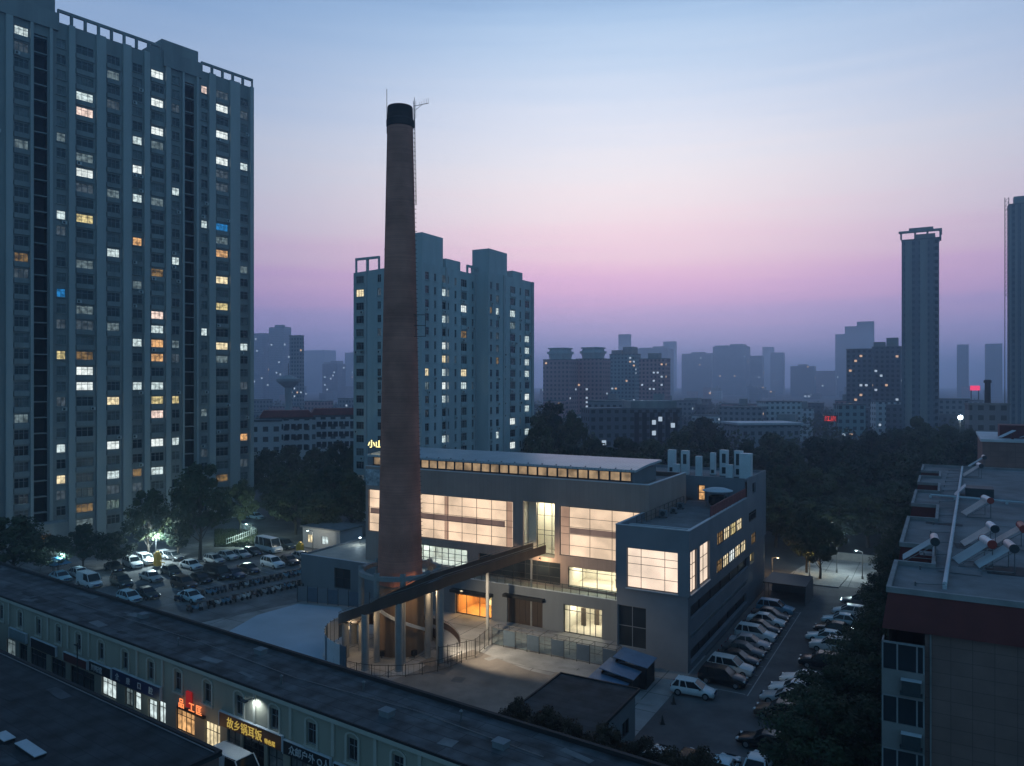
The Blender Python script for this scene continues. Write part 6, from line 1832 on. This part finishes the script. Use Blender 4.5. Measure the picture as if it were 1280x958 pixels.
# ------------------------------------------------------------------ trees
def tree_proto(seed, leaves, leaf, mat='leaf', clumps=24):
    r = random.Random(seed)
    a = thing('leafy_tree', 'x', 'tree')
    tb = MB()
    pts = [(0, 0, 0), (r.uniform(-.15, .15), r.uniform(-.15, .15), 2.2), (r.uniform(-.4, .4), r.uniform(-.4, .4), 5.0), (r.uniform(-.6, .6), r.uniform(-.6, .6), 9.5)]
    rad = [.30, .22, .16, .05]
    for i in range(3):
        tb.tube(pts[i], pts[i + 1], rad[i], 8, rad[i + 1])
    cl = []
    for k in range(clumps):
        t = (k + .5) / clumps
        z = 4.6 + 8.4 * t
        env = 4.3 * math.sin(math.pi * min(1, (.16 + .8 * t))) ** .75
        th = k * 2.4 + r.uniform(-.5, .5)
        d = env * r.uniform(.4, .92)
        c = Vector((d * math.cos(th), d * math.sin(th), z + r.uniform(-.5, .5)))
        cl.append((c, r.uniform(.85, 1.9) * (1.0 if t < .8 else .75)))
        tb.tube((pts[2][0] * .8, pts[2][1] * .8, min(9, 2.4 + 5.5 * t)), c, .09, 5, .02)
    tb.build('trunk', M['bark'], a)
    cb = MB()
    for k in range(leaves):
        c, R_ = cl[r.randrange(len(cl))]
        v = Vector((r.gauss(0, 1), r.gauss(0, 1), r.gauss(0, .8))).normalized() * R_ * (r.random() ** .45)
        p = c + v
        n = (v.normalized() + Vector((r.uniform(-1, 1), r.uniform(-1, 1), r.uniform(-.3, 1)))).normalized()
        u = n.orthogonal().normalized(); w = n.cross(u)
        ang = r.random() * 6.28
        u, w = u * math.cos(ang) + w * math.sin(ang), w * math.cos(ang) - u * math.sin(ang)
        s = leaf * r.uniform(.6, 1.35)
        cb.add([p - u * s, p - w * s * .55, p + u * s, p + w * s * .55], [(0, 1, 2, 3)])
    me = bpy.data.meshes.new('crown')
    me.from_pydata(cb.v, [], cb.f)
    me.materials.append(M[mat])
    link('crown', me, a)
    remember(a)
    return a
TP = [tree_proto(3, 6500, .30), tree_proto(8, 6500, .30, clumps=30), tree_proto(21, 6500, .30, clumps=20)]
TN = [tree_proto(5, 15000, .17), tree_proto(17, 15000, .17, clumps=30)]
TB = [tree_proto(9, 14000, .17, 'leaf_brown', 34)]
used_tree = set()
def tree(x, y, h, r, label, group, proto=None, rz=None):
    pr = proto or TP[rnd.randrange(3)]
    s = (r / 4.6, r / 4.6 * rnd.uniform(.9, 1.1), h / 13.8)
    if pr.name not in used_tree:
        used_tree.add(pr.name)
        pr.location = (x, y, 0); pr.rotation_euler = (0, 0, rnd.random() * 6); pr.scale = s; pr['label'] = label; pr['group'] = group
        return pr
    return dup(pr, (x, y, 0), rnd.random() * 6.28, label, group, scale=s)
GT = 'trees round the car park'
def ptree(px, pyb, pyt, wpx, label, group, proto=None, Y=None):
    Y = Y or 28800.0 / (pyb - 479)
    x = (px - 640) / 960 * Y
    tree(x, Y, 30 - (pyt - 479) * Y / 960, wpx / 960 * Y / 2, label, group, proto)
ptree(250, 700, 580, 78, 'tallest dark tree before the apartment tower, above the minibus row', GT)
ptree(186, 702, 612, 56, 'narrow dark tree before the apartment tower, by the yellow gate box', GT)
ptree(222, 700, 640, 40, 'small dark tree squeezed between the two big trees at the tower', GT)
ptree(18, 728, 645, 80, 'dark tree at the picture edge before the tower foot', GT)
ptree(66, 722, 668, 54, 'low dark tree next to the tower porch', GT)
ptree(104, 716, 655, 44, 'dark tree just past the tower porch', GT)
ptree(144, 712, 664, 46, 'low dark tree behind the bright white four wheel drive', GT)
ptree(300, 668, 600, 40, 'slim tree at the tower corner by the lit lawn', GT)
GV = 'trees of the grove left of the chimney'
for i, (px, pyt, Y, wp, lab) in enumerate(((335, 562, 190, 52, None), (362, 556, 205, 50, None), (392, 560, 200, 54, None), (420, 552, 190, 52, None), (446, 555, 186, 50, None), (352, 582, 172, 60, None), (384, 588, 165, 60, None), (414, 580, 160, 64, None), (440, 590, 150, 60, None), (370, 610, 152, 58, None), (402, 614, 146, 60, None), (345, 606, 168, 46, None), (470, 565, 178, 52, None), (500, 570, 175, 50, None))):
    ptree(px, 0, pyt, wp, 'dark tree in the crowded grove between apartment tower and chimney', GV, Y=Y)
GG = 'trees of the wide grove behind the hall'
LG = 'dark leafy tree in the wide grove behind the hall and its roof cabinets'
for px, pyt, Y, wp in ((690, 503, 205, 62), (718, 515, 200, 48), (672, 520, 190, 50), (745, 548, 190, 60), (780, 545, 185, 62), (815, 548, 190, 64), (850, 540, 195, 62), (880, 520, 235, 50), (864, 528, 250, 46), (900, 545, 190, 62), (935, 552, 180, 66), (965, 540, 200, 60),
                       (985, 552, 175, 68), (1020, 545, 185, 64), (1055, 548, 180, 66), (1088, 540, 190, 62), (1120, 535, 200, 66), (1150, 522, 215, 62), (1140, 540, 190, 60), (1185, 530, 200, 60), (1215, 535, 190, 58), (1165, 545, 180, 60), (1205, 552, 165, 60), (1240, 540, 180, 60),
                       (980, 580, 152, 78), (1015, 585, 150, 80), (1050, 580, 150, 80), (1085, 572, 155, 78), (1120, 565, 160, 78), (1155, 570, 150, 78), (970, 610, 140, 80), (1005, 625, 136, 84), (1045, 620, 138, 86), (1085, 610, 140, 86), (1120, 600, 142, 84), (760, 562, 165, 70), (800, 566, 160, 72), (710, 552, 175, 60), (680, 545, 180, 56), (845, 560, 165, 74), (920, 575, 155, 76), (880, 566, 165, 70)):
    ptree(px, 0, pyt, wp, LG, GG, Y=Y)
GL2 = 'trees along the right of the lane'
p = H(6.2, 47.6); tree(p.x, p.y, 9.5, 3.6, 'tree with a lit trunk on the planted kerb island', GL2)
p = H(3.8, 50.5); tree(p.x, p.y, 10.5, 3.4, 'tree on the planted island close to the hall corner', GL2)
for i, (u, v, h, r, lab) in enumerate(((18.5, 46, 12, 4.4, 'dark tree at the far end of the lane by the lamp'), (18.2, 38, 10.5, 3.9, 'dark tree above the farthest grey sedan of the lane'), (18.0, 30, 9.5, 3.7, 'dark tree above the white hatchback on the tree side'), (17.8, 22, 9.0, 3.6, 'dark tree above the white four wheel drive on the tree side'),
                                  (17.4, 13, 8.6, 3.6, 'dark tree beside the lone black four wheel drive'), (17.2, 5, 8.2, 3.6, 'dark tree crown over the white sedan nose'), (16.4, -3.5, 7.8, 3.8, 'broad dark crown over the silver bonnet'), (15.4, -12, 7.6, 4.0, 'broad dark crown over the brown car'), (15.2, -20.5, 8.4, 4.2, 'dark tree at the picture bottom by the bay windows'), (18.6, -10, 8.5, 4.0, 'dark tree against the stone clad apartment house'), (18.2, -18, 7.5, 3.6, 'low tree between the picture bottom tree and apartment house'))):
    q = H(u, v); tree(q.x, q.y, h, r, lab, GL2, TN[i % 2])
GB = 'brownish bushes behind the shop row'
for i, (px, off, hh, r, lab) in enumerate(((622, 2.2, 7.1, 2.1, 'small brownish tree rising at the shop roof edge below the yard'), (660, 2.0, 7.2, 2.4, 'brownish bushy tree before the shed roof corner nearest the chimney'), (697, 1.8, 7.0, 2.2, 'brownish bushy tree before the middle of the shed roof'), (742, 2.0, 7.3, 2.5, 'tallest brownish bushy tree before the shed corner'),
                                         (783, 2.0, 7.2, 2.4, 'brownish bushy tree before the shed door'), (822, 2.0, 7.0, 2.3, 'brownish bushy tree beside the cut white car roof'), (856, 2.0, 7.6, 2.4, 'last brownish bush, before the black car at the picture bottom'))):
    q = pix(px, 896 + (px - 620) * .33, 6.6) + un * off
    tree(q.x, q.y, hh, r, lab, GB, TB[0])
for t in TP + TN + TB:
    if t['label'] == 'x':
        t['label'] = LG
# far woodland between the low blocks
fb = MB()
r = random.Random(44)
for k in range(760):
    Y = r.uniform(260, 820); px = r.choice([r.uniform(310, 455), r.uniform(660, 1280), r.uniform(660, 1280)])
    x = (px - 640) / 960 * Y; hh = r.uniform(7, 14); rr = r.uniform(3, 7)
    for j in range(70):
        v = Vector((r.gauss(0, 1), r.gauss(0, 1), r.gauss(0, .8))).normalized() * (r.random() ** .4)
        p = Vector((x, Y, hh * .55)) + Vector((v.x * rr, v.y * rr, v.z * hh * .45))
        n = Vector((r.uniform(-1, 1), r.uniform(-1, 1), r.uniform(0, 1))).normalized(); u = n.orthogonal().normalized(); w = n.cross(u); s = r.uniform(.7, 1.3)
        fb.add([p - u * s, p - w * s * .6, p + u * s, p + w * s * .6], [(0, 1, 2, 3)])
me = bpy.data.meshes.new('distant_woodland'); me.from_pydata(fb.v, [], fb.f); me.materials.append(M['leaf'])
o = link('distant_woodland', me); o['kind'] = 'stuff'
gr = MB()
for k in range(5000):
    q = pix(r.uniform(268, 322), r.uniform(662, 684)); s = .3
    th = r.random() * 6.28
    gr.add([(q.x - s * .3 * math.cos(th), q.y - s * .3 * math.sin(th), .012), (q.x + s * .3 * math.cos(th), q.y + s * .3 * math.sin(th), .012), (q.x + r.uniform(-.15, .15), q.y + r.uniform(-.15, .15), r.uniform(.2, .4))], [(0, 1, 2)])
me = bpy.data.meshes.new('lawn_grass'); me.from_pydata(gr.v, [], gr.f); me.materials.append(M['leaf']); o = link('lawn_grass', me); o['kind'] = 'stuff'

# ------------------------------------------------------------------ lamps and small fittings
M['lamp_glow'] = emat('cold_lamp_globe', (.75, .95, 1.0), 14)
M['lamp_glow_warm'] = emat('warm_lamp_globe', (1.0, .75, .42), 10)
def street_lamp(p, h, label, energy, color, glow='lamp_glow', arm=.8, ang=0.0, group='street lamps'):
    a = thing('street_lamp', label, 'street lamp', (p[0], p[1], 0), ang, group)
    b = MB(); b.tube((0, 0, 0), (0, 0, h), .08, 8, .05); b.lathe([(.16, 0), (.14, .5), (.08, .55)], 10); b.build('pole', M['steel'], a)
    b = MB(); b.tube((0, 0, h - .1), (arm, 0, h + .15), .04, 6); b.build('arm', M['steel'], a)
    b = MB(); b.box(arm - .2, arm + .35, -.13, .13, h + .1, h + .24); b.build('lamp_head', M['frame_dark'], a)
    b = MB(); b.lathe([(.01, -.08), (.14, -.05), (.17, .0), (.01, .02)], 12); b.build('lens', M[glow], a, loc=(arm + .08, 0, h + .075))
    lamp('POINT', (arm + .08, 0, h - .12), energy, color, .12, parent=a)
    return a
cold = (.72, .95, 1.0)
street_lamp(pix(195, 703), 4.6, 'bright street lamp beside the yellow gate box under the trees', 3200, cold, ang=R(-60))
street_lamp(pix(72, 722), 3.6, 'street lamp shining over the blue awning', 500, (.5, .85, 1.0), ang=R(-20))
street_lamp(pix(314, 678), 3.4, 'street lamp at the corner of the lit lawn', 1700, (.72, 1.0, .85), ang=R(200))
street_lamp(pix(391, 692), 4.0, 'pale street lamp by the yellow gate box near the hall', 450, (.95, .95, .8), ang=R(200))
street_lamp(pix(1046, 716), 6.0, 'street lamp at the bright end of the lane', 1500, (.72, .95, 1.0), ang=R(-60))
street_lamp(pix(1078, 724), 4.2, 'lower lamp post at the far kerb of the lane end', 220, (.75, .95, 1.0), ang=R(150))
street_lamp(pix(965, 718), 2.6, 'small warm lamp beside the hall end wall', 330, (1.0, .62, .26), 'lamp_glow_warm', ang=R(-30))
street_lamp(pix(1012, 722), 3.6, 'warm lamp among the trunks of the kerb island', 420, (1.0, .74, .34), 'lamp_glow_warm', ang=R(-100))
a = thing('flood_mast', 'dazzling white floodlight on a pole beyond the grove', 'floodlight', pixY(1200, 225, 0))
b = MB(); b.tube((0, 0, 0), (0, 0, 19.6), .15, 8, .1); b.build('pole', M['steel'], a)
M['flood_glow'] = emat('floodlight_lens', (.85, .97, 1.0), 40)
b = MB(); b.box(-.9, .9, -.2, .3, 19.5, 20.4); b.build('lamp_head', M['frame_dark'], a)
b = MB(); b.lathe([(.01, 0), (.6, 0), (.6, .12), (.01, .14)], 14); o = b.build('lens', M['flood_glow'], a); o.rotation_euler = (R(90), 0, 0); o.location = (0, -.2, 19.95)
lamp('POINT', (0, -.8, 19.9), 1200, (.85, .97, 1.0), .4, parent=a)
a = thing('wall_lamp', 'small bluish white lamp on the low annex wall by the grove', 'wall lamp', H(-57.5, 16, 5.6), GA)
b = MB(); b.lathe([(.02, -.1), (.2, 0), (.02, .1)], 12); b.build('lens', M['lamp_glow'], a); b = MB(); b.tube((0, 0, -.9), (0, 0, -.1), .05, 6); b.build('post', M['steel'], a)
lamp('POINT', (0, -.5, .2), 90, (.7, .9, 1.0), .15, parent=a)
for px, py, lab in ((197, 708, 'yellow gate box glowing under the bright street lamp'), (375, 695, 'yellow gate box near the pale lamp and the hall')):
    q = pix(px, py)
    a = thing('gate_box', lab, 'gate box', q, R(-38), 'yellow gate boxes')
    b = MB(); b.box(-.55, .55, -.4, .4, .1, 2.0); b.build('cabinet', M['yellow'], a)
    b = MB(); b.lathe([(.45, 0), (.3, .35), (.05, .5)], 14); b.build('hood', M['yellow'], a, loc=(0, 0, 2.0))
    b = MB(); b.box(-.6, .6, -.45, .45, 0, .1); b.build('base', M['kerb'], a)
    b = MB(); b.box(.3, 3.2, -.5, -.42, 1.0, 1.14); b.build('boom_arm', M['yellow'], a)
a = thing('lawn_fence', 'white picket fence shining round the lit lawn', 'fence', pix(283, 682))
q0, q1, q2 = pix(283, 682), pix(320, 668), pix(300, 661)
for s0_, s1_ in ((q0, q1), (q1, q2)):
    nn = max(2, int((s1_ - s0_).length / .7))
    for k in range(nn + 1):
        c = s0_.lerp(s1_, k / nn) - q0
        b = MB(); b.tube((0, 0, 0), (0, 0, 1.3), .05, 5); b.build('picket', M['white_metal'], a, loc=c)
b = MB()
for s0_, s1_ in ((q0, q1), (q1, q2)):
    for z in (.3, 1.1):
        b.tube(s0_ - q0 + Vector((0, 0, z)), s1_ - q0 + Vector((0, 0, z)), .04, 5)
b.build('rail', M['white_metal'], a)
a = thing('blue_awning', 'blue cloth awning on posts in the corner of the car park', 'awning', pix(70, 722), R(-35))
b = MB(); b.loft([[(-2.2, -1.4, 2.3), (2.2, -1.4, 2.3), (2.2, 1.4, 2.3), (-2.2, 1.4, 2.3)], [(-1.6, -.2, 3.1), (1.6, -.2, 3.1), (1.6, .2, 3.1), (-1.6, .2, 3.1)]]); b.build('cloth_roof', M['blue_cloth'], a)
for x in (-2.1, 2.1):
    for y in (-1.3, 1.3):
        b = MB(); b.tube((x, y, 0), (x, y, 2.35), .05, 6); b.build('post', M['steel'], a)
# small lit buildings by the grove
a = thing('gate_house', 'small pale gate house with lit windows under the grove', 'gate house', pix(425, 690), GA)
FH = Fac(a, -9, 0, 0)
b = MB(); FH.wall(b, 0, 9, 0, 3.6, [(1.2, 2.4, .9, 2.4), (4.6, 6.2, .9, 2.4)], .15); Fac(a, 0, 0, R(90)).wall(b, 0, 6, 0, 3.6); Fac(a, 0, 6, R(180)).wall(b, 0, 9, 0, 3.6); Fac(a, -9, 6, R(-90)).wall(b, 0, 6, 0, 3.6); b.build('wall', M['flat_white'], a, fix=False)
b = MB(); b.box(-9.3, .3, -.3, 6.3, 3.6, 3.85); b.build('roof', M['roof_felt'], a)
window(FH, 1.2, 2.4, .9, 2.4, .1, 2, 1, 'frame_grey', 'lit_warm', parent=a, split=True); window(FH, 4.6, 6.2, .9, 2.4, .1, 2, 1, 'frame_grey', 'lit_cool', parent=a, split=True)
a = thing('bike_shelter', 'low dark shelter against the far end of the hall wall', 'shelter', H(1.0, 31.5), GA)
b = MB(); b.box(0, 5.6, 0, 6.4, 2.5, 2.65); b.build('roof', M['railing'], a)
b = MB(); b.box(5.45, 5.6, 0, 6.4, 0, 2.5); b.box(0, 5.45, 6.25, 6.4, 0, 2.5); b.build('wall', M['hall_low'], a)
for y in (.1, 3):
    b = MB(); b.tube((.15, y, 0), (.15, y, 2.5), .05, 6); b.build('post', M['steel'], a)
a = thing('kerb_wall', 'low pale wall at the far side of the lane end', 'wall', H(6, 63), GA)
b = MB(); b.box(0, 26, 0, .3, 0, 1.2); b.build('wall', M['concrete'], a); b = MB(); b.box(-.05, 26.05, -.06, .36, 1.2, 1.3); b.build('coping', M['kerb'], a)

# ------------------------------------------------------------------ haze
hz = bpy.data.materials.new('haze_air')
hz.use_nodes = True
nt = hz.node_tree
nt.nodes.remove(nt.nodes['Principled BSDF'])
pv = N(nt.nodes, 'ShaderNodeVolumePrincipled')
pv.inputs['Color'].default_value = (0.56, 0.78, 1.0, 1)
pv.inputs['Density'].default_value = 0.00055
pv.inputs['Anisotropy'].default_value = 0.7
nt.links.new(pv.outputs[0], nt.nodes['Material Output'].inputs['Volume'])
b = MB(); b.box(-2950, 2950, -60, 4650, -1.0, 140)
o = b.build('haze', hz); o['kind'] = 'stuff'
